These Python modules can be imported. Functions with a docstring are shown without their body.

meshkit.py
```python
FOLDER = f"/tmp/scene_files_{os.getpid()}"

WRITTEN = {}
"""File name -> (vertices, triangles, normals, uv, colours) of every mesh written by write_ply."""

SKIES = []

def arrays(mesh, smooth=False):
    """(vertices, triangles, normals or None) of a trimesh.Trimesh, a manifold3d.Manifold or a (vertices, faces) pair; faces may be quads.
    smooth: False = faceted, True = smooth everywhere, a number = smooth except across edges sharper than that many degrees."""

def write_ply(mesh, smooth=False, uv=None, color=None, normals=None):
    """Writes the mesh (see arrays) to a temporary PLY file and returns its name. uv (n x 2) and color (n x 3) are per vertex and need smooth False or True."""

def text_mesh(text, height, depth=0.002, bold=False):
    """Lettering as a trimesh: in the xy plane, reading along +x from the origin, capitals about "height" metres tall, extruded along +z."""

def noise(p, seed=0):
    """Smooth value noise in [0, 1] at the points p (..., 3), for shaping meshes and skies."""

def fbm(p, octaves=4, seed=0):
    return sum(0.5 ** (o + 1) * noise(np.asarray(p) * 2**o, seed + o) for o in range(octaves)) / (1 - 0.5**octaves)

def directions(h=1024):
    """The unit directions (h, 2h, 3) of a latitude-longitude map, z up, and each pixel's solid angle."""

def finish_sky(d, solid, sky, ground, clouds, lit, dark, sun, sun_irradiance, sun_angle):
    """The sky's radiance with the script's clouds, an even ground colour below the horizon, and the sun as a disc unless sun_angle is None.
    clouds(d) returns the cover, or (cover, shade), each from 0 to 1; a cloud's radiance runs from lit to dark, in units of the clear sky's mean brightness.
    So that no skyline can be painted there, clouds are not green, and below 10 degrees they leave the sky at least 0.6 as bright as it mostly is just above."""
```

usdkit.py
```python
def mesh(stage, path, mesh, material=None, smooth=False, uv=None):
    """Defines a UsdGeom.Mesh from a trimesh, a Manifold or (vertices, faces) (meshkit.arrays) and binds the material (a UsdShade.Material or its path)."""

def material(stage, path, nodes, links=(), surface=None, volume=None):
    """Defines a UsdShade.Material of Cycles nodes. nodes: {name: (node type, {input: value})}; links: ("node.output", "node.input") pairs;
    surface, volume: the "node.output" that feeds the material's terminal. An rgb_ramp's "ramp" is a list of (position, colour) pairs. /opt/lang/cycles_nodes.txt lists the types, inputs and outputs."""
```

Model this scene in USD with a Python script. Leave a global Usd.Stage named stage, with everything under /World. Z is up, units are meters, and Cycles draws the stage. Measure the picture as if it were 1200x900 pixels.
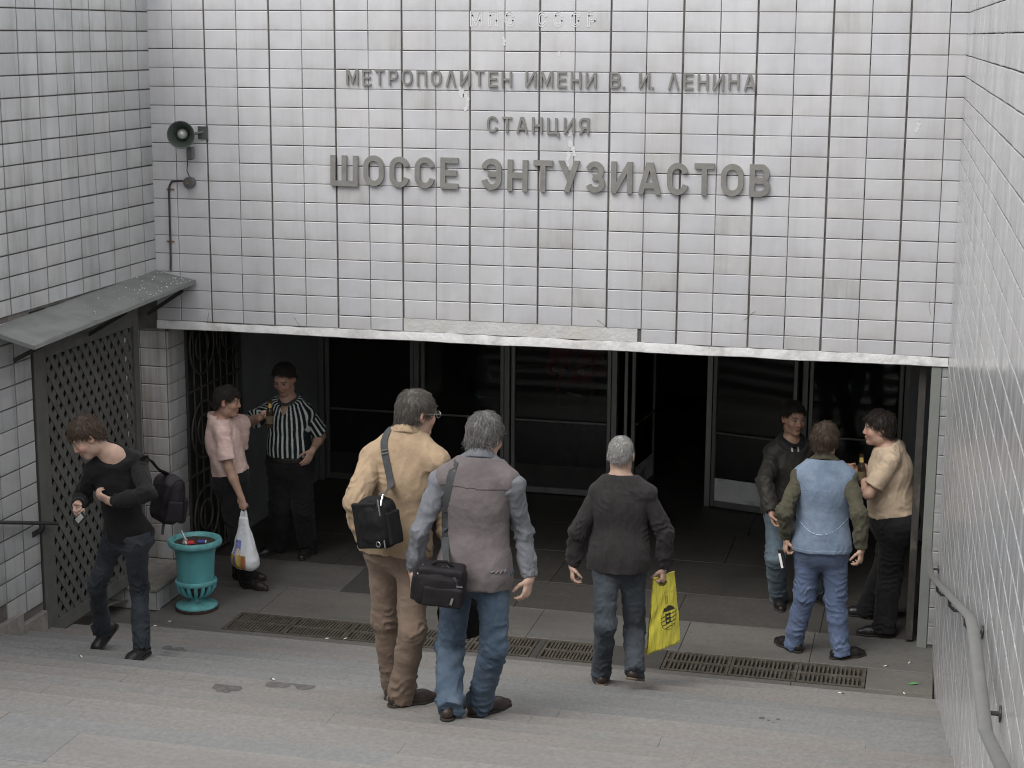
import math, random
import numpy as np
import trimesh
import usdkit, meshkit
from shapely.geometry import LineString, Polygon, Point, box as sbox
from shapely import affinity
from shapely.ops import unary_union
from pxr import Usd, UsdGeom, UsdShade, UsdLux, Gf, Sdf

stage = Usd.Stage.CreateInMemory()
UsdGeom.SetStageUpAxis(stage, UsdGeom.Tokens.z)
UsdGeom.SetStageMetersPerUnit(stage, 1.0)
UsdGeom.Xform.Define(stage, '/World')
rng = random.Random(7)
nrng = np.random.default_rng(7)

# ------------------------------------------------------------------ camera, sky, sun, exposure
EXPOSURE = 0.62
FPX = 2022.56                                   # focal length in pixels of a 1200 wide picture
CAM = np.array([5.644, -12.825, 4.55])
CR = np.array([[0.97092578, 0.23931164, 0.00575029], [-0.05310107, 0.19189217, 0.9799784], [-0.23341681, 0.95179164, -0.19902076]])  # right, up, forward
cam = UsdGeom.Camera.Define(stage, '/World/camera')
cam.CreateHorizontalApertureAttr(36.0)
cam.CreateVerticalApertureAttr(27.0)
cam.CreateFocalLengthAttr(36.0 * FPX / 1200)
cam.CreateClippingRangeAttr(Gf.Vec2f(0.05, 300))
cam.CreateExposureAttr(EXPOSURE)
M4 = Gf.Matrix4d(*[float(v) for v in [*CR[0], 0, *CR[1], 0, *(-CR[2]), 0, *CAM, 1]])
cam.AddTransformOp().Set(M4)

SUN = np.array([-0.30, -0.55, 0.78]); SUN /= np.linalg.norm(SUN)
sky_m = usdkit.material(stage, '/World/Looks/sky_material', {
    's': ('sky_texture', {'sky_type': 'single_scattering', 'sun_disc': False, 'sun_elevation': float(math.asin(SUN[2])),
                          'sun_rotation': float(math.atan2(SUN[0], SUN[1])), 'altitude': 150, 'air_density': 1.0, 'aerosol_density': 3.0}),
    'tc': ('texture_coordinate', {}),
    'mp': ('mapping', {'scale': (1.0, 1.0, 2.2)}),
    'n': ('noise_texture', {'scale': 2.2, 'detail': 5, 'roughness': 0.55}),
    'r': ('rgb_ramp', {'ramp': [(0.25, (0.88,) * 3), (0.6, (1.0,) * 3)]}),
    'cl': ('rgb_ramp', {'ramp': [(0.3, (5.3, 5.35, 5.45)), (0.7, (7.7, 7.7, 7.75))]}),
    'mx': ('mix_color', {}),
    'b': ('background_shader', {'strength': 0.14}),
}, [('tc.generated', 'mp.vector'), ('mp.vector', 'n.vector'), ('n.fac', 'r.fac'), ('n.fac', 'cl.fac'), ('s.color', 'mx.a'), ('cl.color', 'mx.b'), ('r.color', 'mx.fac'), ('mx.result', 'b.color')], surface='b.background')
dome = UsdLux.DomeLight.Define(stage, '/World/sky')
UsdShade.MaterialBindingAPI.Apply(dome.GetPrim()).Bind(sky_m)
dome.GetPrim().SetCustomDataByKey('kind', 'structure')
sun = UsdLux.DistantLight.Define(stage, '/World/sun')
sun.CreateIntensityAttr(0.38)
sun.CreateAngleAttr(35.0)
sun.CreateNormalizeAttr(True)
sun.CreateColorAttr(Gf.Vec3f(1.0, 0.975, 0.94))
_z = SUN; _x = np.cross([0, 0, 1], _z); _x /= np.linalg.norm(_x); _y = np.cross(_z, _x)
sun.AddTransformOp().Set(Gf.Matrix4d(*[float(v) for v in [*_x, 0, *_y, 0, *_z, 0, 0, 0, 30, 1]]))


# ------------------------------------------------------------------ helpers: picture point -> place
def ray(x, y):
    return (x - 600) / FPX * CR[0] - (y - 450) / FPX * CR[1] + CR[2]


def PY(x, y, Y):                                 # the point of the plane y = Y that the photograph shows at pixel x, y
    d = ray(x, y)
    return CAM + (Y - CAM[1]) / d[1] * d


def PX(x, y, X):
    d = ray(x, y)
    return CAM + (X - CAM[0]) / d[0] * d


# ------------------------------------------------------------------ helpers: prims
used = {}


def path_for(name, parent=None):
    base = (parent if isinstance(parent, str) else str(parent.GetPath())) if parent is not None else '/World'
    k = used.get((base, name), 0)
    used[(base, name)] = k + 1
    return f'{base}/{name}' if k == 0 else f'{base}/{name}_{k:03d}'


def tag(p, label=None, cat=None, group=None, kind=None):
    for k, v in (('label', label), ('category', cat), ('group', group), ('kind', kind)):
        if v:
            p.SetCustomDataByKey(k, v)
    return p


def obj(name, mesh, mat, parent=None, smooth=False, label=None, cat=None, group=None, kind=None, uv=None, col=None):
    m = usdkit.mesh(stage, path_for(name, parent), mesh, MAT[mat] if isinstance(mat, str) else mat, smooth=smooth, uv=uv)
    if col is not None:
        UsdGeom.PrimvarsAPI(m).CreatePrimvar('tint', Sdf.ValueTypeNames.Color3fArray, 'vertex').Set([Gf.Vec3f(*map(float, c)) for c in col])
    return tag(m.GetPrim(), label, cat, group, kind)


def thing(name, label=None, cat=None, group=None, kind=None, loc=(0, 0, 0), rotz=0.0, parent=None):
    x = UsdGeom.Xform.Define(stage, path_for(name, parent))
    if any(loc) or rotz:
        x.AddTranslateOp().Set(Gf.Vec3d(*map(float, loc)))
        x.AddRotateZOp().Set(math.degrees(rotz))
    return tag(x.GetPrim(), label, cat, group, kind)


# ------------------------------------------------------------------ helpers: materials
MAT = {}


def pmat(name, base, var=0.12, scale=5.0, rough=0.6, bump=0.0, bscale=60.0, metal=0.0, spec=0.5, stretch=(1, 1, 1), base2=None, lo=0.3, hi=0.7,
         detail=4, tint=None, rvar=0.0, sheen=0.0, bstretch=None, bdist=0.01, spots=None, bdetail=4, band=None):
    """Principled surface whose colour runs between two tones of world-space noise; optional second large blotch colour (tint = (colour, scale, amount))."""
    base = np.array(base, float)
    a = base * (1 - var) if base2 is None else base
    b = base * (1 + var) if base2 is None else np.array(base2, float)
    nodes = {'g': ('geometry', {}), 'mp': ('mapping', {'scale': stretch}), 'n': ('noise_texture', {'scale': scale, 'detail': detail, 'roughness': 0.6}),
             'r': ('rgb_ramp', {'ramp': [(lo, tuple(a)), (hi, tuple(b))]}),
             'p': ('principled_bsdf', {'roughness': rough, 'metallic': metal, 'specular_ior_level': spec, 'sheen_weight': sheen})}
    links = [('g.position', 'mp.vector'), ('mp.vector', 'n.vector'), ('n.fac', 'r.fac')]
    out = 'r.color'
    if tint:
        c, s, amt = tint[:3]
        st = tint[3] if len(tint) > 3 else (1, 1, 1)
        l0, l1 = tint[4] if len(tint) > 4 else (0.45, 0.7)
        nodes.update({'mp2': ('mapping', {'scale': st, 'location': (3.1, 1.7, 0.6)}), 'n2': ('noise_texture', {'scale': s, 'detail': 5, 'roughness': 0.62}),
                      'r2': ('rgb_ramp', {'ramp': [(l0, (0, 0, 0)), (l1, (amt,) * 3)]}), 'm2': ('mix_color', {'b': tuple(c)})})
        links += [('g.position', 'mp2.vector'), ('mp2.vector', 'n2.vector'), ('n2.fac', 'r2.fac'), ('r2.color', 'm2.fac'), (out, 'm2.a')]
        out = 'm2.result'
    if spots:
        c, s, thr, amt = spots
        nodes.update({'v3': ('voronoi_texture', {'scale': s}), 'r3': ('rgb_ramp', {'ramp': [(thr * 0.6, (amt,) * 3), (thr, (0, 0, 0))]}), 'm3': ('mix_color', {'b': tuple(c)})})
        links += [('g.position', 'v3.vector'), ('v3.distance', 'r3.fac'), ('r3.color', 'm3.fac'), (out, 'm3.a')]
        out = 'm3.result'
    if band:                                          # wear that follows the treads: a paler worn nosing, dirt in the inner corner
        y0, per, light, dark = band
        nodes.update({'xb': ('separate_xyz', {}), 'ab': ('math', {'math_type': 'subtract', 'value1': y0}), 'db': ('math', {'math_type': 'divide', 'value2': per}), 'fb': ('math', {'math_type': 'fraction'}),
                      'rb': ('rgb_ramp', {'ramp': [(0.0, (light,) * 3), (0.07, (light * .96,) * 3), (0.16, (1.0,) * 3), (0.80, (0.97,) * 3), (0.93, (dark,) * 3), (1.0, (dark * .9,) * 3)]}),
                      'mb': ('mix_color', {'blend_type': 'multiply', 'fac': 1.0, 'use_clamp': False})})
        links += [('g.position', 'xb.vector'), ('xb.y', 'ab.value2'), ('ab.value', 'db.value1'), ('db.value', 'fb.value1'), ('fb.value', 'rb.fac'), (out, 'mb.a'), ('rb.color', 'mb.b')]
        out = 'mb.result'
    links.append((out, 'p.base_color'))
    if rvar:
        nodes['rr'] = ('rgb_ramp', {'ramp': [(0.3, (max(rough - rvar, 0.03),) * 3), (0.7, (min(rough + rvar, 1),) * 3)]})
        links += [('n.fac', 'rr.fac'), ('rr.color', 'p.roughness')]
    if bump:
        nodes.update({'mpb': ('mapping', {'scale': bstretch or (1, 1, 1)}), 'nb': ('noise_texture', {'scale': bscale, 'detail': bdetail}), 'b': ('bump', {'strength': bump, 'distance': bdist})})
        links += [('g.position', 'mpb.vector'), ('mpb.vector', 'nb.vector'), ('nb.fac', 'b.height'), ('b.normal', 'p.normal')]
    MAT[name] = usdkit.material(stage, '/World/Looks/' + name, nodes, links, surface='p.BSDF')


def tile_mat(name, base, dirt, amt, zrow, row, rough=0.25, streak=0.0, streakc=(0.78, 0.78, 0.76), bump=0.15, drip=0.75):
    """Glazed tile: tone noise, grime that gathers on the lower edge of the tiles (height within the row) and, for some walls, lime streaks running down."""
    nodes = {'g': ('geometry', {}), 'n': ('noise_texture', {'scale': 1.7, 'detail': 5, 'roughness': 0.62}),
             'r': ('rgb_ramp', {'ramp': [(0.3, tuple(np.array(base) * 0.9)), (0.7, tuple(np.array(base) * 1.06))]}),
             'x': ('separate_xyz', {}), 'a': ('math', {'math_type': 'subtract', 'value2': zrow}), 'd': ('math', {'math_type': 'divide', 'value2': row}), 'f': ('math', {'math_type': 'fraction'}),
             'fr': ('rgb_ramp', {'ramp': [(0.0, (1,) * 3), (0.16, (0.72,) * 3), (0.42, (0.42,) * 3), (0.9, (0.25,) * 3), (1.0, (0.5,) * 3)]}),
             'mp': ('mapping', {'scale': (1, 1, 0.55)}), 'n2': ('noise_texture', {'scale': 3.2, 'detail': 7, 'roughness': 0.66}),
             'r2': ('rgb_ramp', {'ramp': [(0.36, (0,) * 3), (0.72, (amt,) * 3)]}),
             'mu': ('mix_color', {'blend_type': 'multiply', 'fac': 1.0}), 'm': ('mix_color', {'b': tuple(dirt)}),
             'mps': ('mapping', {'scale': (11, 11, 0.28)}), 'ns': ('noise_texture', {'scale': 1.6, 'detail': 6, 'roughness': 0.7}),
             'rs': ('rgb_ramp', {'ramp': [(0.52, (0,) * 3), (0.70, (streak,) * 3)]}), 'ms': ('mix_color', {'b': tuple(streakc)}),
             'nd': ('noise_texture', {'scale': 1.3, 'detail': 5, 'roughness': 0.7}), 'mpd': ('mapping', {'scale': (7, 7, 0.35), 'location': (5.3, 2.2, 0)}),
             'rd': ('rgb_ramp', {'ramp': [(0.5, (0,) * 3), (0.78, (amt * drip,) * 3)]}), 'md': ('mix_color', {'b': tuple(np.array(dirt) * 0.9)}),
             'nb': ('noise_texture', {'scale': 9, 'detail': 3}), 'b': ('bump', {'strength': bump, 'distance': 0.01}),
             'rr': ('rgb_ramp', {'ramp': [(0.3, (rough,) * 3), (0.75, (rough + 0.22,) * 3)]}),
             'p': ('principled_bsdf', {'specular_ior_level': 0.5})}
    links = [('g.position', 'n.vector'), ('n.fac', 'r.fac'), ('g.position', 'x.vector'), ('x.z', 'a.value1'), ('a.value', 'd.value1'), ('d.value', 'f.value1'), ('f.value', 'fr.fac'),
             ('g.position', 'mp.vector'), ('mp.vector', 'n2.vector'), ('n2.fac', 'r2.fac'), ('fr.color', 'mu.a'), ('r2.color', 'mu.b'), ('mu.result', 'm.fac'), ('r.color', 'm.a'),
             ('g.position', 'mpd.vector'), ('mpd.vector', 'nd.vector'), ('nd.fac', 'rd.fac'), ('rd.color', 'md.fac'), ('m.result', 'md.a'),
             ('g.position', 'mps.vector'), ('mps.vector', 'ns.vector'), ('ns.fac', 'rs.fac'), ('rs.color', 'ms.fac'), ('md.result', 'ms.a'), ('ms.result', 'p.base_color'),
             ('g.position', 'nb.vector'), ('nb.fac', 'b.height'), ('b.normal', 'p.normal'), ('n2.fac', 'rr.fac'), ('rr.color', 'p.roughness')]
    MAT[name] = usdkit.material(stage, '/World/Looks/' + name, nodes, links, surface='p.BSDF')


def glass_mat(name, tintc=(0.75, 0.78, 0.78), dirt=0.012):
    MAT[name] = usdkit.material(stage, '/World/Looks/' + name, {
        't': ('transparent_bsdf', {'color': tintc}), 'gl': ('glossy_bsdf', {'color': (0.6, 0.6, 0.6), 'roughness': 0.04}), 'f': ('fresnel', {'IOR': 1.5}),
        'mx': ('mix_closure', {}), 'd': ('diffuse_bsdf', {'color': (0.35, 0.34, 0.32)}), 'm2': ('mix_closure', {'fac': dirt})},
        [('f.fac', 'mx.fac'), ('t.BSDF', 'mx.closure1'), ('gl.BSDF', 'mx.closure2'), ('mx.closure', 'm2.closure1'), ('d.BSDF', 'm2.closure2')], surface='m2.closure')


# ------------------------------------------------------------------ helpers: shapes
def bx(x0, x1, y0, y1, z0, z1):
    m = trimesh.creation.box((x1 - x0, y1 - y0, z1 - z0))
    m.apply_translation(((x0 + x1) / 2, (y0 + y1) / 2, (z0 + z1) / 2))
    return m


def cbox(x0, x1, y0, y1, z0, z1, c=0.006):
    """Box with all edges chamfered."""
    import manifold3d as mf
    pts = []
    for sx in (0, 1):
        for sy in (0, 1):
            for sz in (0, 1):
                X, Y, Z = (x0, x1)[sx], (y0, y1)[sy], (z0, z1)[sz]
                dx, dy, dz = (c, -c)[sx], (c, -c)[sy], (c, -c)[sz]
                pts += [(X, Y + dy, Z + dz), (X + dx, Y, Z + dz), (X + dx, Y + dy, Z)]
    return trimesh.convex.convex_hull(np.array(pts))


def cat(ms):
    return trimesh.util.concatenate([m for m in ms if m is not None])


def tube(pts, r, n=8, closed=False, flat=None):
    """Sweep of a circle (or an ellipse r x flat, flat along the global z-ish normal) along a polyline."""
    P = np.array(pts, float)
    k = len(P)
    if closed:
        T = np.roll(P, -1, 0) - np.roll(P, 1, 0)
    else:
        T = np.gradient(P, axis=0)
    T /= np.linalg.norm(T, axis=1, keepdims=True) + 1e-12
    up = np.array([0, 0, 1.0]) if abs(T[0][2]) < 0.9 else np.array([1.0, 0, 0])
    N = np.cross(T[0], up); N /= np.linalg.norm(N)
    V = []
    ang = np.linspace(0, 2 * math.pi, n, endpoint=False)
    rr = np.broadcast_to(np.asarray(r, float), (k,))
    for i in range(k):
        N = N - T[i] * (N @ T[i]); N /= np.linalg.norm(N) + 1e-12
        B = np.cross(T[i], N)
        r2 = rr[i] if flat is None else flat
        V.append(P[i] + np.outer(np.cos(ang) * rr[i], N) + np.outer(np.sin(ang) * r2, B))
    V = np.vstack(V)
    F = []
    for i in range(k if closed else k - 1):
        j = (i + 1) % k
        for a in range(n):
            b = (a + 1) % n
            F += [(i * n + a, i * n + b, j * n + b), (i * n + a, j * n + b, j * n + a)]
    if not closed:
        V = np.vstack([V, P[0], P[-1]])
        for a in range(n):
            b = (a + 1) % n
            F += [(len(V) - 2, b, a), (len(V) - 1, (k - 1) * n + a, (k - 1) * n + b)]
    m = trimesh.Trimesh(V, F, process=False)
    if m.volume < 0:
        m.invert()
    return m


def bar(a, b, w, t, n=(0, 1, 0)):
    """Flat bar from a to b, w wide across and t thick along n."""
    a, b, n = np.array(a, float), np.array(b, float), np.array(n, float)
    d = b - a; L = np.linalg.norm(d); d /= L
    n = n - d * (n @ d); n /= np.linalg.norm(n)
    s = np.cross(d, n)
    m = trimesh.creation.box((w, t, L))
    T = np.eye(4); T[:3, 0], T[:3, 1], T[:3, 2], T[:3, 3] = s, n, d, (a + b) / 2
    m.apply_transform(T)
    return m


def lathe(prof, n=40, centre=(0, 0, 0)):
    m = trimesh.creation.revolve(np.array(prof, float), sections=n)
    m.apply_translation(centre)
    if m.volume < 0:
        m.invert()
    return m


def extr(poly, depth):
    gs = [g for g in getattr(poly, 'geoms', [poly]) if isinstance(g, Polygon) and g.area > 1e-7]
    return cat([trimesh.creation.extrude_polygon(g, depth, engine='earcut') for g in gs])


def on_wall(mesh, y=0.0):
    """A mesh drawn in the xy plane, extruded along z, stood up on the wall plane y (facing -y)."""
    v = mesh.vertices.copy()
    mesh = mesh.copy()
    mesh.vertices = np.stack([v[:, 0], y - v[:, 2], v[:, 1]], 1)
    return mesh

# ------------------------------------------------------------------ materials of the place
ROW = 0.14767
Z0 = 4.7126
XL = -0.486


def xr(y):
    return 5.80 - 0.0235 * y


TONES = [(0.575, 0.577, 0.592), (0.59, 0.592, 0.603), (0.556, 0.559, 0.577), (0.583, 0.58, 0.583), (0.568, 0.57, 0.588), (0.598, 0.598, 0.606)]
for i, t in enumerate(TONES):
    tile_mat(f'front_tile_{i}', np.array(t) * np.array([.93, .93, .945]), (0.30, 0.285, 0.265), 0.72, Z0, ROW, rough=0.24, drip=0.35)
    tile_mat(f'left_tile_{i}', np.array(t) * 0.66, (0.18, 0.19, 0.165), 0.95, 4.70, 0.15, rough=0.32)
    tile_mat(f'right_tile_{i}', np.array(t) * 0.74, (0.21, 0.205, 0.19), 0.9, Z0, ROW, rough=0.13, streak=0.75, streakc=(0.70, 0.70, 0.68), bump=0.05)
tile_mat('pier_tile', (0.44, 0.445, 0.455), (0.20, 0.155, 0.10), 0.9, 0.205, 0.1495, rough=0.35, drip=1.0)
tile_mat('front_tile_old', (0.50, 0.50, 0.508), (0.25, 0.235, 0.21), 0.9, Z0, ROW, rough=0.3, drip=0.6)
pmat('grout', (0.115, 0.106, 0.097), var=0.3, scale=9, rough=0.95, bump=0.3, bscale=120)
pmat('whitewash', (0.72, 0.72, 0.72), var=0.08, scale=9, rough=0.85, bump=0.5, bscale=35, tint=((0.40, 0.385, 0.36), 7, 0.75))
pmat('bare_concrete', (0.55, 0.55, 0.55), var=0.12, scale=8, rough=0.9, bump=0.5, bscale=45, tint=((0.46, 0.43, 0.36), 3, 0.5))
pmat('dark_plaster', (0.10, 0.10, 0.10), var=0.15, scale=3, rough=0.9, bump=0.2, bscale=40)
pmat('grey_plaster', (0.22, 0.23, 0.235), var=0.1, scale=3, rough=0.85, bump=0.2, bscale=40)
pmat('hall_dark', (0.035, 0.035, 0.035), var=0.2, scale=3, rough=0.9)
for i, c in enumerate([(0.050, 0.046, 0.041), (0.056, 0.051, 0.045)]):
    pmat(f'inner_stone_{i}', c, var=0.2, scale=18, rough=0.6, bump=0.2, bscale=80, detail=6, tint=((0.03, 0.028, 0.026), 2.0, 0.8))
pmat('concrete_mass', (0.30, 0.30, 0.29), var=0.1, scale=3, rough=0.9, bump=0.3, bscale=30)
for i, c in enumerate([(0.196, 0.190, 0.181), (0.206, 0.198, 0.187), (0.183, 0.186, 0.184), (0.201, 0.187, 0.175), (0.190, 0.191, 0.187)]):
    pmat(f'step_stone_{i}', c, var=0.16, scale=38, rough=0.72, bump=0.22, bscale=90, detail=6, tint=((0.150, 0.145, 0.138), 1.9, 0.5, (0.35, 1.6, 1), (0.48, 0.72)), spots=((0.30, 0.29, 0.275), 7, 0.06, 0.4), band=(-1.27, 0.343, 1.06, 0.94))
for i, c in enumerate([(0.138, 0.130, 0.118), (0.145, 0.136, 0.122), (0.130, 0.126, 0.115)]):
    pmat(f'floor_stone_{i}', c, var=0.14, scale=26, rough=0.68, bump=0.2, bscale=80, detail=6, tint=((0.09, 0.085, 0.08), 1.6, 0.8, (0.5, 1.4, 1), (0.42, 0.66)), spots=((0.05, 0.05, 0.05), 8, 0.10, 0.7))
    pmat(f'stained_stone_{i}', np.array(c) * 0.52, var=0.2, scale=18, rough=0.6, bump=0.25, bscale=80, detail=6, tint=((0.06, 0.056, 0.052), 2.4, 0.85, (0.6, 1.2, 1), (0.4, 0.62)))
pmat('dark_stain', (0.105, 0.10, 0.095), var=0.3, scale=25, rough=0.8, bump=0.2)
pmat('pale_scuff', (0.30, 0.305, 0.295), var=0.25, scale=25, rough=0.85)
pmat('joint_dirt', (0.05, 0.047, 0.043), var=0.3, scale=20, rough=1.0)
pmat('cast_iron', (0.10, 0.088, 0.072), var=0.35, scale=30, rough=0.6, bump=0.3, bscale=90, metal=0.35, tint=((0.19, 0.165, 0.135), 12, 0.6))
pmat('pit_dirt', (0.02, 0.019, 0.018), var=0.4, scale=30, rough=1.0)
pmat('letter_metal', (0.215, 0.208, 0.195), var=0.14, scale=14, rough=0.55, bump=0.12, bscale=50, metal=0.15, tint=((0.26, 0.25, 0.23), 6, 0.35))
pmat('ghost_residue', (0.60, 0.60, 0.605), var=0.06, scale=40, rough=0.9, bump=0.4, bscale=120)
pmat('hole_dark', (0.04, 0.035, 0.03), rough=1)
pmat('gate_paint', (0.094, 0.093, 0.088), var=0.18, scale=7, rough=0.55, bump=0.15, bscale=40, tint=((0.07, 0.068, 0.064), 3, 0.5))
pmat('gate_dark', (0.03, 0.029, 0.027), var=0.2, scale=9, rough=0.6, bump=0.1)
pmat('canopy_sheet', (0.19, 0.195, 0.19), var=0.14, scale=5, rough=0.6, metal=0.25, bump=0.25, bscale=14, tint=((0.27, 0.275, 0.265), 4, 0.5), spots=((0.36, 0.35, 0.32), 22, 0.10, 0.5))
pmat('grille_iron', (0.085, 0.08, 0.072), var=0.25, scale=18, rough=0.5, metal=0.3, bump=0.15)
pmat('aluminium', (0.26, 0.265, 0.255), var=0.12, scale=11, rough=0.42, metal=0.75, bump=0.08, stretch=(1, 1, 0.2))
pmat('kick_plate', (0.72, 0.73, 0.73), var=0.12, scale=6, rough=0.5, metal=0.05, tint=((0.08, 0.08, 0.08), 2.2, 0.7, (1, 1, 2.5), (0.55, 0.66)))
glass_mat('door_glass')
pmat('horn_paint', (0.075, 0.078, 0.077), var=0.12, scale=14, rough=0.4, metal=0.2, tint=((0.16, 0.165, 0.16), 9, 0.35))
pmat('horn_inner', (0.055, 0.068, 0.058), var=0.12, scale=14, rough=0.3, metal=0.25)
pmat('horn_bulb', (0.35, 0.38, 0.34), var=0.1, scale=20, rough=0.3, metal=0.3)
pmat('black_cable', (0.045, 0.036, 0.036), var=0.2, scale=20, rough=0.6)
pmat('rust', (0.20, 0.12, 0.07), var=0.35, scale=25, rough=0.9, bump=0.4)
pmat('teal_paint', (0.115, 0.37, 0.40), var=0.14, scale=6, rough=0.38, bump=0.12, bscale=30, tint=((0.09, 0.34, 0.36), 7, 0.5))
pmat('teal_rim', (0.145, 0.42, 0.435), var=0.14, scale=10, rough=0.4, bump=0.15, bscale=40, tint=((0.06, 0.11, 0.10), 16, 0.55))
pmat('urn_dirt', (0.055, 0.04, 0.033), var=0.5, scale=40, rough=1.0, bump=0.6, bscale=60)
pmat('rail_paint', (0.15, 0.15, 0.145), var=0.1, scale=14, rough=0.5, bump=0.12, bscale=60, tint=((0.12, 0.115, 0.10), 8, 0.5))
pmat('rail_black', (0.03, 0.03, 0.032), var=0.25, scale=20, rough=0.45)
pmat('worn_frame', (0.045, 0.041, 0.036), var=0.3, scale=5, rough=0.7, bump=0.2, tint=((0.20, 0.17, 0.135), 6, 0.6, (1, 1, 0.6), (0.55, 0.7)))
pmat('green_jamb', (0.20, 0.21, 0.195), var=0.1, scale=6, rough=0.6, bump=0.15, bscale=50, tint=((0.20, 0.21, 0.19), 5, 0.6, (1, 1, 0.4)))
pmat('paper_white', (0.78, 0.78, 0.76), var=0.05, scale=60, rough=0.9)
pmat('paper_red', (0.6, 0.05, 0.05), var=0.1, scale=60, rough=0.5)
pmat('paper_blue', (0.07, 0.08, 0.3), var=0.1, scale=60, rough=0.5)
pmat('leaf_green', (0.10, 0.26, 0.10), var=0.1, scale=60, rough=0.7)
pmat('silver_foil', (0.6, 0.6, 0.62), var=0.1, scale=60, rough=0.3, metal=0.8)
pmat('plinth_stone', (0.20, 0.185, 0.165), var=0.18, scale=20, rough=0.85, bump=0.35, bscale=50, tint=((0.34, 0.32, 0.29), 5, 0.6))
pmat('rubble', (0.17, 0.155, 0.135), var=0.3, scale=14, rough=0.95, bump=0.7, bscale=40)


# ------------------------------------------------------------------ tiles
def tile_mesh(fmap, u0, u1, v0, v1, depth=0.012, c=0.004):
    """One glazed tile: bevelled front, a little out of true. fmap(u, v, d) gives the point d in front of the wall plane."""
    j = [rng.uniform(-0.0011, 0.0011) for _ in range(4)]
    ou, ov = rng.uniform(-0.0012, 0.0012), rng.uniform(-0.0012, 0.0012)
    u0, u1, v0, v1 = u0 + ou, u1 + ou, v0 + ov, v1 + ov
    V = []
    for (ins, d, jit) in ((0, -depth * 0.4, 0), (0, depth - c * 0.8, 1), (c, depth, 1)):
        for q, (u, v) in enumerate(((u0 + ins, v0 + ins), (u1 - ins, v0 + ins), (u1 - ins, v1 - ins), (u0 + ins, v1 - ins))):
            V.append(fmap(u, v, d + j[q] * jit))
    F = []
    for k in (0, 4):
        for q in range(4):
            r = (q + 1) % 4
            F += [(k + q, k + r, k + 4 + r), (k + q, k + 4 + r, k + 4 + q)]
    F += [(8, 9, 10), (8, 10, 11)]
    return trimesh.Trimesh(np.array(V), F, process=False)


# ---- front wall above the entrance
fw = thing('front_wall', 'white tiled wall over the dark entrance carrying the raised metal inscription', 'wall')
obj('backing', bx(XL - 0.3, 6.15, 0.0, 0.45, 2.17, 5.35), 'grout', fw)
fmap_f = lambda u, v, d: (u, -d, v)
edges = [XL + 0.003]
k = -1
while -0.27 + 0.27 * (k + 1) < 5.79:
    edges.append(-0.27 + 0.27 * (k + 1)); k += 1
edges.append(5.797)
ftiles = []
for i in range(-4, 17):
    zt, zb = Z0 - i * ROW, Z0 - (i + 1) * ROW
    if i == 16:
        zb = 2.245
    for q in range(len(edges) - 1):
        a, b = edges[q], edges[q + 1]
        if b - a < 0.03:
            continue
        kk = round(a / 0.27)
        ga = 0.0074 if abs(a - kk * 0.27) < 1e-3 and kk % 2 == 0 else 0.0028
        kb = round(b / 0.27)
        gb = 0.0074 if abs(b - kb * 0.27) < 1e-3 and kb % 2 == 0 else 0.0028
        if i == 16 and b > 1.63 and a < 3.5:
            continue                                     # the repaired stretch over the middle of the entrance
        g = 0.0023
        ftiles.append((i, a, b, tile_mesh(fmap_f, a + ga, b - gb, zb + g, zt - g)))
order = sorted(range(len(ftiles)), key=lambda n: (ftiles[n][0] < 0, 0 if ftiles[n][2] > 1.3 else 1, n))
far = []
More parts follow.
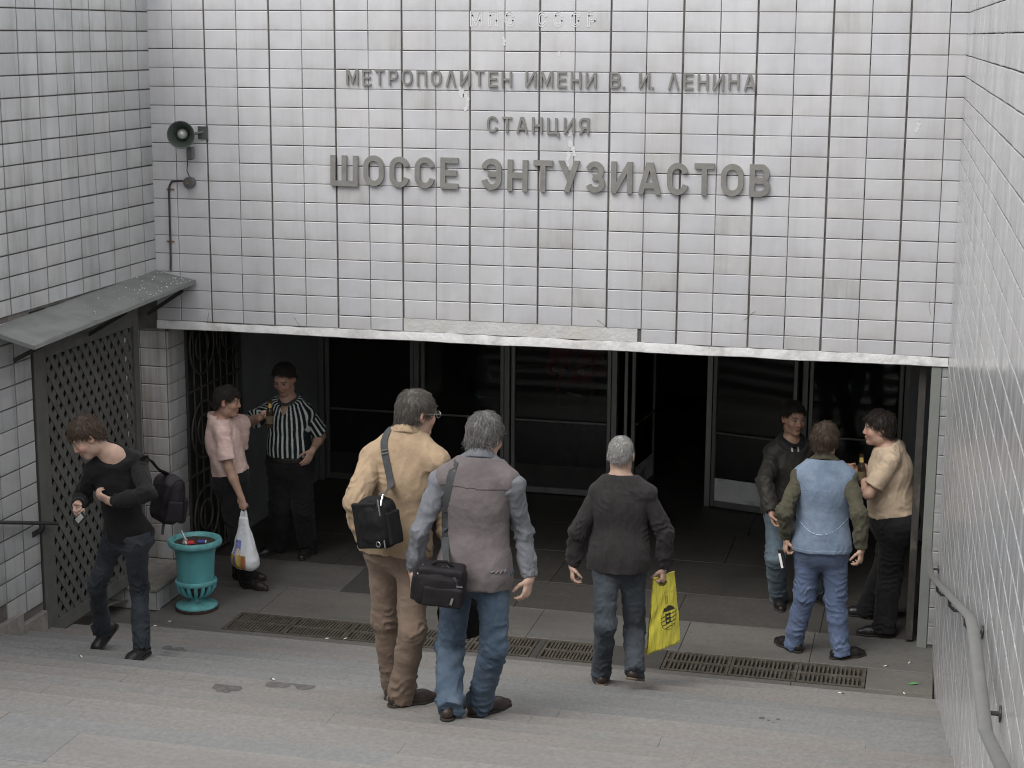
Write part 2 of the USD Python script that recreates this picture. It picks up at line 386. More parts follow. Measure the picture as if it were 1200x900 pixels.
for cnt, n in enumerate(order):
    if cnt < 300:
        obj('tile', ftiles[n][3], 'front_tile_old' if rng.random() < .05 else f'front_tile_{rng.randrange(6)}', fw)
    else:
        far.append(ftiles[n][3])
obj('further_tiles', cat(far), 'front_tile_1', fw, kind='stuff')
# whitewashed lower band with a ragged top, and the concrete patch
xs = np.arange(XL + 0.002, 5.80, 0.03)
ragged = 2.246 + 0.024 * (meshkit.fbm(np.stack([xs * 4, xs * 0, xs * 0], 1), 4) - 0.45)
low = 2.171 + 0.012 * (meshkit.fbm(np.stack([xs * 3, xs * 0 + 5, xs * 0], 1), 4) - 0.5)
V, F = [], []
for n, x in enumerate(xs):
    tt = 0.016 + 0.006 * meshkit.noise(np.array([x * 9, 1.3, 0]))
    V += [(x, 0.02, ragged[n]), (x, -tt * 0.75, ragged[n] - 0.004), (x, -tt, (ragged[n] + low[n]) / 2), (x, -tt, low[n] + 0.006), (x, -tt * 0.5, low[n]), (x, 0.45, low[n] - 0.004)]
for n in range(len(xs) - 1):
    for r in range(5):
        a, b = n * 6 + r, n * 6 + 6 + r
        F += [(a, a + 1, b + 1), (a, b + 1, b)]
obj('whitewash_band', trimesh.Trimesh(V, F, process=False), 'whitewash', fw, smooth=40)
px_, pz_ = np.meshgrid(np.arange(1.622, 3.5, 0.03), np.linspace(2.25, 2.352, 5))
pd = 0.009 + 0.006 * meshkit.fbm(np.stack([px_ * 6, pz_ * 6, 0 * px_], -1), 4)
PV = np.stack([px_, -pd, pz_], -1).reshape(-1, 3)
nc = px_.shape[1]
PF = [t for r in range(4) for c in range(nc - 1) for t in ((r * nc + c, r * nc + c + 1, r * nc + nc + c + 1), (r * nc + c, r * nc + nc + c + 1, r * nc + nc + c))]
obj('concrete_patch', trimesh.Trimesh(PV, PF, process=False), 'bare_concrete', fw, smooth=True)

# lime runs, chips and cracks in the tiles
def blob(pts, w):
    return unary_union([Point(p).buffer(w * rng.uniform(.5, 1.3), 5) for p in pts]).buffer(.004).simplify(.002)


for px, py, n, w in ((541, 103, 6, .016), (545, 112, 7, .012), (667, 148, 5, .010), (668, 165, 8, .012), (666, 180, 6, .010), (590, 45, 4, .010), (1076, 141, 7, .008), (655, 62, 3, .007)):
    c = PY(px, py, -.012)
    x, z, P_ = c[0], c[2], []
    for k in range(n):
        P_.append((x, z)); x += rng.uniform(-.012, .012); z -= rng.uniform(.004, .022)
    obj('lime_run', on_wall(extr(blob(P_, w), .0022), -.0118), 'ghost_residue', fw)
for px, py in ((700, 375), (345, 372), (885, 365), (1090, 352), (245, 366)):
    c = PY(px, py, -.012)
    a = rng.uniform(0, 6.28)
    P_, x, z = [], c[0], c[2]
    for k in range(6):
        P_.append((x, z)); a += rng.uniform(-.5, .5); x += .022 * math.cos(a); z += .022 * math.sin(a)
    obj('crack', on_wall(extr(LineString(P_).buffer(.0011), .0016), -.0118), 'grout', fw)

# ---- left wall
lw = thing('left_wall', 'dirtier grey white tiled side wall on the left of the stairwell', 'wall')
obj('backing', cat([bx(XL - 0.5, XL, -14.5, 0.0, 2.62, 5.35), bx(XL - 0.5, XL, -14.5, -2.045, -0.3, 2.62)]), 'grout', lw)
fmap_l = lambda u, v, d: (XL + d, -u, v)                 # u runs towards the camera
cols = [0.004, 0.204] + [0.204 + 0.2605 * n for n in range(1, 40)]
ltiles, lfar = [], []
for i in range(-4, 31):
    zt, zb = 4.70 - i * 0.15, 4.70 - (i + 1) * 0.15
    for q in range(len(cols) - 1):
        a, b = cols[q], cols[q + 1]
        if i >= 14 and b <= 2.06:
            continue
        if i == 13:
            zb = max(zb, 2.635)
        A = a
        if i >= 14 and a < 2.06:
            A = 2.062
        if b - A < 0.05:
            continue
        pl = 0.40 + 0.272 * (max(A, 1.9) - 2.03)          # top of the stepped plinth
        if i >= 14 and zb < pl:
            continue
        g, ga = 0.0045, (0.008 if q % 2 else 0.0045)
        m = tile_mesh(fmap_l, A + ga, b - 0.0045, zb + g, zt - g)
        (ltiles if (b < 3.1 and (i < 14 or b < 2.9) and -2 <= i) else lfar).append(m)
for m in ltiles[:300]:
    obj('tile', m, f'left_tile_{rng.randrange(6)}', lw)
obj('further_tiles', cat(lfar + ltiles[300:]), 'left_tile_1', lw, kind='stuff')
# stepped stone plinth along the foot of the left wall
for n in range(1, 36):
    y1 = -2.03 - 0.343 * (n - 1) if n > 1 else -2.045
    y0 = -2.03 - 0.343 * n
    zt = 0.365 + 0.0933 * n - 0.02
    if n > 14:
        break
    obj('plinth_stone', cbox(XL - 0.02, XL + 0.035, y0 + 0.002, y1 - 0.002, zt - 0.55, zt, 0.006), 'plinth_stone', lw)

# ---- right wall (runs slightly askew)
rw = thing('right_wall', 'glossy streaked white tiled side wall along the right edge of the stairs', 'wall')
bk = []
pts = [(xr(0.0) + 0.0, 0.0), (xr(-14.5), -14.5), (xr(-14.5) + 0.5, -14.5), (xr(0) + 0.35, 0.0)]
obj('backing', extr(Polygon(pts), 5.65).apply_translation((0, 0, -0.3)), 'grout', rw)
fmap_r = lambda u, v, d: (xr(-u) - d, -u, v)
rt, rf = [], []
for i in range(-4, 33):
    zt, zb = Z0 - i * ROW, Z0 - (i + 1) * ROW
    for q in range(0, 52):
        a, b = 0.012 + 0.27 * q, 0.012 + 0.27 * (q + 1)
        gz = max(0, 0.272 * (a - 1.27)) if a > 1.27 else 0.0
        if a > 6.4:
            gz = 1.4 + max(0, 0.272 * (a - 7.6))
        if zt < gz - 0.05 or zb < -0.05:
            continue
        ga = 0.006 if q % 2 == 0 else 0.0028
        m = tile_mesh(fmap_r, a + ga, b - 0.0028, zb + 0.0032, zt - 0.0032)
        m.invert()
        (rt if 5.4 < a < 9.4 and i > -2 else rf).append((i, m))
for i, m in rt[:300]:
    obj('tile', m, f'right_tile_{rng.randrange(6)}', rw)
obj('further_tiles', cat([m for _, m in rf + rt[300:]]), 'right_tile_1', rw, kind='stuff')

# ---- narrow tiled return and metal jamb at the right edge of the opening
rj = thing('tiled_return', 'narrow strip of white tiles between dark opening and right wall', 'pillar')
obj('core', bx(5.705, 5.802, 0.012, 0.40, 0.0, 2.168), 'grout', rj)
zz = 0.03
while zz < 2.1:
    m = tile_mesh(lambda u, v, d: (u, 0.012 - d, v), 5.748, 5.798, zz, min(zz + 0.142, 2.165))
    obj('tile', m, f'left_tile_{rng.randrange(6)}', rj)
    zz += ROW
obj('jamb_strip', cbox(5.672, 5.745, -0.008, 0.05, 0.0, 2.167, 0.004), 'green_jamb', rj)
gl = thing('folded_gate', 'worn iron gate leaf folded back edge-on beside the right wall', 'gate')
obj('edge_post', cbox(5.585, 5.640, 0.09, 0.13, 0.02, 2.15, 0.004), 'worn_frame', gl)
obj('rail', cbox(5.590, 5.635, 0.132, 1.45, 0.10, 0.16, 0.004), 'gate_dark', gl)
obj('rail', cbox(5.590, 5.635, 0.132, 1.45, 2.05, 2.11, 0.004), 'gate_dark', gl)
for n in range(9):
    obj('bar', tube([(5.612, 0.25 + 0.14 * n, 0.161), (5.612, 0.25 + 0.14 * n, 2.049)], 0.009, 8), 'grille_iron', gl)

# ---- left pier with its plinth, at the left edge of the opening
pier = thing('tiled_pier', 'white tiled corner pier between lattice gate and entrance, stained brown down its edge', 'pillar')
obj('core', bx(-0.80, -0.432, 0.032, 0.36, 0.0, 2.60), 'grout', pier)
for n in range(17):
    z = 0.205 + n * 0.1495
    if z < 2.55:
        zt = min(z + 0.144, 2.595)
        for a, b in ((-0.79, -0.665), (-0.659, -0.436)):
            if z > 0.0:
                obj('tile', tile_mesh(lambda u, v, d: (u, 0.032 - d, v), a, b, z, zt), 'pier_tile' if a > -.66 else f'left_tile_{rng.randrange(6)}', pier)
        if z < 2.12:
            zs = min(zt, 2.167)
            obj('tile', tile_mesh(lambda u, v, d: (-0.432 + d, u, v), 0.036, 0.196, z, zs), 'pier_tile', pier)
            obj('tile', tile_mesh(lambda u, v, d: (-0.432 + d, u, v), 0.202, 0.356, z, zs), f'left_tile_{rng.randrange(6)}', pier)
pl = thing('pier_plinth', 'low stone topped plinth with white tiled front at the foot of the pier', 'plinth')
obj('core', bx(-0.80, -0.245, -0.705, 0.03, 0.0, 0.165), 'grout', pl)
obj('coping', cbox(-0.80, -0.225, -0.735, 0.028, 0.165, 0.20, 0.008), 'plinth_stone', pl)
for n in range(2):
    obj('tile', tile_mesh(lambda u, v, d: (u, -0.705 - d, v), -0.79 + 0.275 * n, -0.79 + 0.275 * n + 0.268, 0.012, 0.160), f'left_tile_{rng.randrange(6)}', pl)
for n in range(3):
    obj('tile', tile_mesh(lambda u, v, d: (-0.245 + d, u, v), -0.70 + 0.245 * n, -0.70 + 0.245 * n + 0.238, 0.012, 0.160), f'left_tile_{n}', pl)

# ------------------------------------------------------------------ inscription
TS = 0.185


def arc(cx, cy, rx, ry, a0, a1, n=14):
    t = np.radians(np.linspace(a0, a1, n))
    return [(cx + rx * math.cos(q), cy + ry * math.sin(q)) for q in t]


def glyph(ch, t):
    a = t / 2
    W = {'М': .86, 'Е': .62, 'Т': .66, 'Р': .66, 'О': .74, 'П': .70, 'Л': .74, 'И': .72, 'Н': .70, 'В': .68, '.': t, 'А': .76, 'С': .70, 'Ц': .80, 'Я': .68, 'Ш': 1.0, 'Э': .70, 'У': .72, 'З': .66}[ch]
    R = W / 2 - a
    low = 0.0
    oval = lambda s, e: arc(W / 2, 1 - a - R, R, R, s, 180 if e else 180)
    L = {'М': [[(a, 0), (a, 1)], [(W - a, 0), (W - a, 1)], [(a * .8, 1.08), (W / 2, .16), (W - a * .8, 1.08)]],
         'Е': [[(a, 0), (a, 1)], [(0, a), (W, a)], [(0, .51), (W * .93, .51)], [(0, 1 - a), (W, 1 - a)]],
         'Т': [[(0, 1 - a), (W, 1 - a)], [(W / 2, 0), (W / 2, 1)]],
         'Р': [[(a, 0), (a, 1)], [(0, 1 - a)] + [(W - a - .24, 1 - a)] + arc(W - a - .24, .70 - a / 2 + .0, .24, .30 - a / 2, 90, -90) + [(0, .40)]],
         'О': [arc(W / 2, 1 - a - R, R, R, 0, 180) + arc(W / 2, a + R, R, R, 180, 360) + [(W - a, 1 - a - R)]],
         'П': [[(a, 0), (a, 1 - a), (W - a, 1 - a), (W - a, 0)]],
         'Л': [[(a * .75, -.06), (W / 2, 1.10)], [(W / 2, 1.10), (W - a * .75, -.06)]],
         'И': [[(a, 0), (a, 1)], [(W - a, 0), (W - a, 1)], [(a * .9, .02), (W - a * .9, .98)]],
         'Н': [[(a, 0), (a, 1)], [(W - a, 0), (W - a, 1)], [(0, .5), (W, .5)]],
         'В': [[(a, 0), (a, 1)], [(0, 1 - a)] + [(W - a - .25, 1 - a)] + arc(W - a - .25, .745 - a / 2 + .01, .22, .25 - a / 2 + .01, 90, -90) + [(0, .51)],
               [(0, a), (W - a - .24, a)] + arc(W - a - .24, .26 + a / 2, .24, .25 - a / 2, -90, 90) + [(0, .51)]],
         '.': [[(a, 0), (a, t)]],
         'А': [[(a * .75, -.06), (W / 2, 1.10)], [(W / 2, 1.10), (W - a * .75, -.06)], [(W * .2, .28), (W * .8, .28)]],
         'С': [arc(W / 2, 1 - a - R, R, R, 8, 180) + arc(W / 2, a + R, R, R, 180, 352)],
         'Ц': [[(a, 1), (a, a), (W - .13, a), (W, a)], [(W - .13 - a, 1), (W - .13 - a, 0)], [(W - a * .85, t), (W - a * .85, -.20)]],
         'Я': [[(W - a, 0), (W - a, 1)], [(W, 1 - a), (a + .24, 1 - a)] + arc(a + .24, .70 - a / 2, .24, .30 - a / 2, 90, 270) + [(W, .40)], [(W * .55, .42), (a * .9, -.04)]],
         'Ш': [[(a, 1), (a, a), (W - a, a), (W - a, 1)], [(W / 2, 1), (W / 2, 0)]],
         'Э': [arc(W / 2, 1 - a - R, R, R, 172, 0) + arc(W / 2, a + R, R, R, 360, 188), [(W * .32, .5), (W - a, .5)]],
         'У': [[(a * .8, 1.04), (W * .56, .36)], [(W - a * .8, 1.04), (W * .36, -.06)]],
         'З': [arc(W / 2 - .02, .74 - a / 2, W / 2 - a - .02, .26 - a / 2, 165, -90) + [(W * .38, .505)], [(W * .38, .505)] + arc(W / 2, .265 + a / 2, W / 2 - a, .265 - a / 2 - .012, 90, -165)]}[ch]
    if ch == 'Ц':
        low = -.19
    g = unary_union([LineString(l).buffer(a, cap_style='flat', join_style='round' if len(l) > 6 else 'mitre', mitre_limit=3) for l in L])
    return g.intersection(sbox(0, low, W, 1)), W


def layout(text, h, x0, x1, z, t, sp=2.1, nw=0.94):
    gs = [(c, *glyph(c, t)) for c in text if c != ' ']
    tot, slots, prev = 0.0, 0, None
    for n, c in enumerate(text):
        if c == ' ':
            slots += sp
        else:
            tot += glyph(c, t)[1] * nw
            if n < len(text) - 1:
                slots += 0.5 if n + 1 < len(text) and text[n + 1] == '.' else 1
    gap = ((x1 - x0) / h - tot) / slots
    out, x = [], 0.0
    for n, c in enumerate(text):
        if c == ' ':
            x += gap * sp
            continue
        g, w = glyph(c, t)
        out.append((c, affinity.translate(affinity.scale(g, h * nw, h, origin=(0, 0)), x0 + x * h, z)))
        x += w * nw + gap * (0.5 if n + 1 < len(text) and text[n + 1] == '.' else 1)
    return out


for text, h, x0, x1, z, t, dep, lab in (
        ('МЕТРОПОЛИТЕН ИМЕНИ В. И. ЛЕНИНА', 0.118, 1.177, 4.317, 4.155, 0.13, 0.016, 'long upper line of small raised grey metal letters on the tiled wall'),
        ('СТАНЦИЯ', 0.122, 2.300, 3.088, 3.812, 0.135, 0.016, 'short middle word in small raised grey metal letters'),
        ('ШОССЕ ЭНТУЗИАСТОВ', 0.238, 1.040, 4.450, 3.378, 0.175, 0.024, 'lowest line of large bold raised grey metal letters')):
    t_ = thing('metal_lettering', lab, 'lettering')
    for c, g in layout(text, h, x0, x1, z, t, 3.0 if t > .16 else 2.1):
        g = affinity.rotate(affinity.translate(g, rng.uniform(-.002, .002), rng.uniform(-.004, .004)), rng.uniform(-.8, .8))
        face = on_wall(extr(g.simplify(0.0006), dep), -0.016)
        obj('letter', face, 'letter_metal', t_)
gh = thing('letter_traces', 'pale traces of removed letters at the top of the tiled wall', 'lettering')
for c, g in layout('МПС СССР', 0.105, 2.164, 3.127, 4.603, 0.15):
    ring = g.buffer(0.004).difference(g.buffer(-0.0035))
    q = obj('letter_trace', on_wall(extr(ring.simplify(0.0006), 0.0022), -0.0125), 'ghost_residue', gh)
    b = g.bounds
    hs = [on_wall(extr(Point(b[0] + (b[2] - b[0]) * u, b[1] + (b[3] - b[1]) * v).buffer(0.006, 6), 0.0036), -0.0125) for u, v in ((.18, .75), (.85, .4))]
    if rng.random() < .7:
        for h_ in hs:
            obj('fixing_hole', h_, 'hole_dark', gh)

# ------------------------------------------------------------------ stairs, landing, floors
YS, TREAD, RISE = -1.27, 0.343, 0.0933


def stair_z(y):
    return 0.0 if y > YS else RISE * (int((YS - y) / TREAD) + 1)


def slab(x0, x1, y0, y1, z0, z1, c=0.008, n=None, wear=0.0):
    m = cbox(x0, x1, y0, y1, z0, z1, c)
    return m


def step_slab(x0, x1, y0, y1, z0, z1, r=0.014):
    """A tread slab with a worn, rounded nosing along its front edge."""
    arc_ = [(y1 - r + r * math.sin(a), z1 - r + r * math.cos(a)) for a in np.linspace(0, math.pi / 2, 6)]
    m = trimesh.creation.extrude_polygon(Polygon([(y0, z0), (y0, z1)] + arc_ + [(y1, z0)]), x1 - x0, engine='earcut')
    v = m.vertices.copy()
    m.vertices = np.stack([x0 + v[:, 2], v[:, 0], v[:, 1]], 1)
    if m.volume < 0:
        m.invert()
    return m


st = thing('stairs', kind='structure')
obj('core', cat([bx(XL - 0.02, 6.2, YS - TREAD * 15.2 - 8, YS - 0.02, -0.6, -0.02)]), 'joint_dirt', st)
for n in range(15):
    yn = YS - TREAD * n
    zt = RISE * (n + 1)
    x = XL + 0.002
    xe = xr(yn - TREAD / 2) - 0.006
    x_next = x + rng.uniform(0.6, 2.4)
    tone = rng.randrange(5)
    while x < xe - 0.01:
        if xe - x_next < 0.35:
            x_next = xe
        dz = rng.uniform(-0.0015, 0.0015)
        obj('slab', step_slab(x + 0.0006, x_next - 0.0006, yn - TREAD - 0.02, yn + rng.uniform(-0.002, 0.002), zt - 0.14, zt + dz), f'step_stone_{tone if rng.random() < .75 else rng.randrange(5)}', st)
        x = x_next
        x_next = x + rng.uniform(1.6, 2.6)
# middle landing and the upper flight behind the photographer
yl = YS - TREAD * 15
obj('upper_landing', bx(XL, 6.02, yl - 1.25, yl + 0.0 - 0.021, 1.2, 1.399), 'step_stone_0', st)
up = []
for n in range(17):
    y1 = yl - 1.25 - TREAD * n
    up.append(bx(XL, 6.1, y1 - TREAD, y1 - 0.001, 1.1 + RISE * n, 1.4 + RISE * (n + 1)))
obj('upper_flight', cat(up), 'step_stone_1', st)

fl = thing('landing_floor', kind='structure')
obj('bed', bx(-0.9, 6.1, YS - 0.05, 9.0, -0.40, -0.035), 'joint_dirt', fl)
GX = [(0.42, 0.905), (0.91, 1.395), (1.40, 1.885), (1.89, 2.375), (2.38, 2.865), (2.93, 3.42), (3.86, 4.345), (4.35, 4.835), (4.84, 5.325)]
GY0, GY1 = -0.945, -0.545


def paving(x0, x1, y0, y1, wmin, wmax, mats, name='paving_slab'):
    x = x0
    while x < x1 - 0.01:
        xn = min(x + rng.uniform(wmin, wmax), x1)
        if x1 - xn < 0.25:
            xn = x1
        z = rng.uniform(-0.0015, 0.0015)
        obj(name, cbox(x + 0.0018, xn - 0.0018, y0 + 0.0018, y1 - 0.0018, -0.06, z, 0.003), rng.choice(mats), fl)
        x = xn


FS = ['floor_stone_0', 'floor_stone_1', 'floor_stone_2']
SS = ['stained_stone_0', 'stained_stone_1', 'stained_stone_2']
paving(XL - 0.30, 5.80, YS - 0.02, GY0 - 0.01, 0.9, 1.5, FS)                   # strip below the first step
paving(XL - 0.30, 0.415, GY0 - 0.01, GY1 + 0.01, 0.5, 0.8, FS)
paving(5.33, 5.80, GY0 - 0.01, GY1 + 0.01, 0.4, 0.8, FS)
paving(3.425, 3.855, GY0 - 0.01, GY1 + 0.01, 0.43, 0.44, ['stained_stone_0'])
paving(2.868, 2.927, GY0 - 0.01, GY1 + 0.01, 0.05, 0.06, ['stained_stone_1'])
paving(XL - 0.30, 5.80, GY1 + 0.01, 0.14, 0.9, 1.4, FS)
paving(XL - 0.30, 1.0, 0.14, 0.84, 0.9, 1.2, FS)
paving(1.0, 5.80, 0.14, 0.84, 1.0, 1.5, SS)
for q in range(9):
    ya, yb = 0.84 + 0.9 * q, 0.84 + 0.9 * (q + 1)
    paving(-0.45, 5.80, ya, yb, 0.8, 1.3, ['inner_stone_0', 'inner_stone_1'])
obj('drain_pit', cat([bx(0.41, 5.335, GY0 - 0.012, GY1 + 0.012, -0.12, -0.10)]), 'pit_dirt', fl)

GLAB = ['clogged cast iron drain grate nearest the green urn', 'clogged drain grate second from the green urn', 'dirty drain grate left of the tan jacketed man',
        'drain grate behind the legs of the tan jacketed man', 'drain grate behind the legs of the man in blue jeans', 'drain grate between blue jeans and grey sweater man',
        'open slotted drain grate just right of the yellow bag', 'open slotted drain grate in the middle of the right-hand three', 'open slotted drain grate ending nearest the right wall']
for n, (a, b) in enumerate(GX):
    g = thing('drain_grate', GLAB[n], 'drain grate', 'cast iron drain grates at the foot of the stairs')
    ym = (GY0 + GY1) / 2
    fr = [bx(a, b, GY0, GY0 + 0.028, -0.045, 0.001), bx(a, b, GY1 - 0.028, GY1, -0.045, 0.001), bx(a, b, ym - 0.016, ym + 0.016, -0.045, 0.0005),
          bx(a, a + 0.022, GY0 + 0.028, GY1 - 0.028, -0.045, 0.0002), bx(b - 0.022, b, GY0 + 0.028, GY1 - 0.028, -0.045, 0.0002)]
    obj('frame', cat(fr), 'cast_iron', g)
    ns = 14 if n > 5 else 17
    pitch = (b - a - 0.044) / ns
    bars = []
    for s in range(1, ns):
        xc = a + 0.022 + pitch * s
        w = pitch * (0.23 if n > 5 else 0.30)
        for y0, y1 in ((GY0 + 0.028, ym - 0.016), (ym + 0.016, GY1 - 0.028)):
            bars.append(bx(xc - w, xc + w, y0, y1, -0.04, -0.001 - rng.random() * 0.002))
    obj('bars', cat(bars), 'cast_iron', g)
    fill = []
    for s in range(ns):                                   # dirt and rubbish packed into the slots
        for y0, y1 in ((GY0 + 0.028, ym - 0.016), (ym + 0.016, GY1 - 0.028)):
            if rng.random() < (0.75 if n < 5 else 0.18):
                xa = a + 0.022 + pitch * s
                u = y0 + rng.random() * 0.05
                v = y1 - rng.random() * 0.05
                fill.append(bx(xa + 0.0005, xa + pitch - 0.0005, u, v, -0.06, -0.012 - rng.random() * 0.018))
    if fill:
        obj('packed_dirt', cat(fill), 'urn_dirt', g, kind='stuff')

# ------------------------------------------------------------------ vestibule behind the opening, doors and hall
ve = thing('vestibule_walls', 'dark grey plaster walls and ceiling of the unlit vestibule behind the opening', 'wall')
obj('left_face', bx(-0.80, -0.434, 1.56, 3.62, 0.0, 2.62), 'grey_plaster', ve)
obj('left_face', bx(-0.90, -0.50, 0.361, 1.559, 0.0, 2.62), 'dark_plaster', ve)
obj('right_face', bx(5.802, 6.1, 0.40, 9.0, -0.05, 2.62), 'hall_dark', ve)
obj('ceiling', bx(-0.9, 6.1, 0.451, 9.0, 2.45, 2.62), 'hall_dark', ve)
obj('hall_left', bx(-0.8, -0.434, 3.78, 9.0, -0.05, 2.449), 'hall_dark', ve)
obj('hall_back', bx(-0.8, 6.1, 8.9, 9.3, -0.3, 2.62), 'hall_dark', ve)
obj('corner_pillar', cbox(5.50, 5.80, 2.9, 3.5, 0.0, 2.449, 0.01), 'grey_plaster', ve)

DY = 3.62
df = thing('door_frame', 'dull aluminium frame with slim posts standing across the dark vestibule', 'door frame')
for x in (-0.40, 0.625, 1.57, 2.66, 3.60, 4.515, 5.47):
    obj('post', cbox(x - 0.028, x + 0.028, DY - 0.05, DY + 0.05, 0.0, 2.40, 0.004), 'aluminium', df)
for x in (2.765,):
    obj('post', cbox(x - 0.018, x + 0.018, DY + 0.02, DY + 0.06, 0.0, 2.40, 0.004), 'aluminium', df)
obj('beam', cbox(-0.43, 5.50, DY - 0.045, DY + 0.045, 2.401, 2.449, 0.004), 'aluminium', df)
DL = ['glazed swing door furthest left behind the striped shirt man', 'glazed swing door behind the two walking men with bags', 'glazed swing door with a dim standing figure behind it',
      'glazed door leaf ajar with pale kick plate beside the dark jacketed man', 'glazed swing door behind the men talking on the right', 'glazed door leaf swung open into the dark hall']


def door(x0, w, ang, lab, y=DY):
    d = thing('glass_door', lab, 'door', 'aluminium glass doors', loc=(x0, y, 0), rotz=ang)
    s = 0.042
    obj('stile', cbox(0.002, s, -0.02, 0.02, 0.012, 2.385, 0.004), 'aluminium', d)
    obj('stile', cbox(w - s, w - 0.002, -0.02, 0.02, 0.012, 2.385, 0.004), 'aluminium', d)
    obj('bottom_rail', cbox(s, w - s, -0.018, 0.018, 0.012, 0.075, 0.004), 'aluminium', d)
    obj('top_rail', cbox(s, w - s, -0.018, 0.018, 2.32, 2.385, 0.004), 'aluminium', d)
    obj('push_bar', tube([(s, -0.03, 0.76), (w - s, -0.03, 0.76)], 0.011, 8), 'aluminium', d)
    obj('kick_plate', bx(s, w - s, -0.008, 0.008, 0.076, 0.30), 'kick_plate' if ang else 'gate_dark', d)
    obj('pane', bx(s, w - s, -0.003, 0.003, 0.302, 2.318), 'door_glass', d)
    return d


door(-0.365, 0.955, 0, DL[0])
door(0.66, 0.875, 0, DL[1])
door(1.605, 1.02, 0, DL[2])
door(3.64, 0.86, math.radians(-15.5), DL[3], DY - 0.06)
door(4.55, 0.885, 0, DL[4])
door(2.84, 0.80, math.radians(84), DL[5], DY + 0.02)

# ornamental iron grille along the left side of the vestibule
gr = thing('ornamental_grille', 'wrought iron grille of bars, hoops and half rings behind the pink shirted man', 'grille')
gx = -0.425
obj('frame', cat([bx(gx - 0.012, gx + 0.012, 0.37, 0.40, 0.03, 2.30), bx(gx - 0.012, gx + 0.012, 1.52, 1.55, 0.03, 2.30), bx(gx - 0.011, gx + 0.011, 0.401, 1.519, 0.03, 0.06),
                  bx(gx - 0.011, gx + 0.011, 0.401, 1.519, 2.27, 2.30), bx(gx - 0.010, gx + 0.010, 0.401, 1.519, 1.54, 1.56), bx(gx - 0.010, gx + 0.010, 0.401, 1.519, 0.80, 0.82)]), 'grille_iron', gr)
for n in range(7):
    y = 0.40 + 1.12 / 8 * (n + 1)
    obj('bar', tube([(gx, y, 0.061), (gx, y, 2.269)], 0.008, 8), 'grille_iron', gr)
for zc in (0.42, 1.18, 1.92):
    for yc in (0.68, 1.24):
        for r in (0.13, 0.25):
            th = np.linspace(0, 2 * math.pi, 25)[:-1]
            obj('ring', tube([(gx + 0.018, yc + r * math.cos(a), zc + r * math.sin(a)) for a in th], 0.010, 6, closed=True), 'grille_iron', gr, smooth=True)
obj('backing_sheet', bx(gx - 0.045, gx - 0.04, 0.40, 1.52, 0.03, 2.28), 'gate_dark', gr)

# ------------------------------------------------------------------ lattice gate in the left wall with its canopy
ga = thing('lattice_gate', 'dark brown gate of crossed flat slats under the metal canopy', 'gate')
g0, g1, gz0, gz1 = -2.03, -0.38, 0.20, 2.42
gxx = XL - 0.01
dz = lambda y: 0.0
for y0, y1 in ((g0, g0 + 0.17), (g1 - 0.085, g1)):
    obj('stile', cbox(gxx - 0.03, gxx + 0.025, y0, y1, gz0 - 0.02, gz1, 0.004), 'gate_paint', ga)
obj('bottom_rail', cbox(gxx - 0.028, gxx + 0.022, g0 + 0.171, g1 - 0.086, gz0, gz0 + 0.10, 0.004), 'gate_paint', ga)
obj('top_rail', cbox(gxx - 0.028, gxx + 0.022, g0 + 0.171, g1 - 0.086, gz1 - 0.16, gz1, 0.004), 'gate_paint', ga)
rect = sbox(g0 + 0.165, gz0 + 0.095, g1 - 0.08, gz1 - 0.155)
for sgn, xo in ((1, 0.0), (-1, 0.0045)):
    sl = math.tan(math.radians(52)) * sgn
    H = gz1 - gz0
    n0 = np.arange(-3.2, 3.2, 0.118)
    for o in n0:
        ya, yb = g0 + o - H / abs(sl), g0 + o + H / abs(sl) * 2
        l = LineString([(ya, gz0 + (ya - (g0 + o)) * sl), (yb, gz0 + (yb - (g0 + o)) * sl)]).buffer(0.0262, cap_style='flat').intersection(rect)
        if l.is_empty or l.area < 0.001:
            continue
        m = extr(l, 0.0042)
        v = m.vertices.copy()
        m.vertices = np.stack([gxx - 0.004 + xo + v[:, 2], v[:, 0], v[:, 1]], 1)
        if m.volume < 0:
            m.invert()
        obj('slat', m, 'gate_paint', ga)
obj('back_sheet', bx(gxx - 0.062, gxx - 0.058, g0 + 0.17, g1 - 0.08, gz0 + 0.05, gz1 - 0.02), 'gate_dark', ga)
ni = thing('gate_niche', 'dark rubble strewn recess behind and below the lattice gate', 'recess')
obj('back', bx(-1.25, -1.20, -2.10, 0.36, -0.05, 2.62), 'dark_plaster', ni)
obj('side', bx(-1.2, XL - 0.03, -2.05, -2.043, -0.05, 2.62), 'dark_plaster', ni)
yy, xx = np.meshgrid(np.linspace(-2.045, 0.03, 40), np.linspace(-1.2, XL + 0.012, 16), indexing='ij')
zz = np.clip(0.02 + 0.20 * np.clip((-yy - 0.5) / 1.3, 0, 1.15) + 0.05 * meshkit.fbm(np.stack([xx * 5, yy * 5, 0 * xx], -1), 4), 0, 1)
ii = np.arange(40 * 16).reshape(40, 16)
q = np.stack([ii[:-1, :-1], ii[:-1, 1:], ii[1:, 1:], ii[1:, :-1]], -1).reshape(-1, 4)
tm = trimesh.Trimesh(np.stack([xx, yy, zz], -1).reshape(-1, 3), np.vstack([q[:, [0, 1, 2]], q[:, [0, 2, 3]]]), process=False)
if tm.face_normals[:, 2].mean() < 0:
    tm.invert()
obj('rubble_slope', tm, 'rubble', ni, smooth=True)

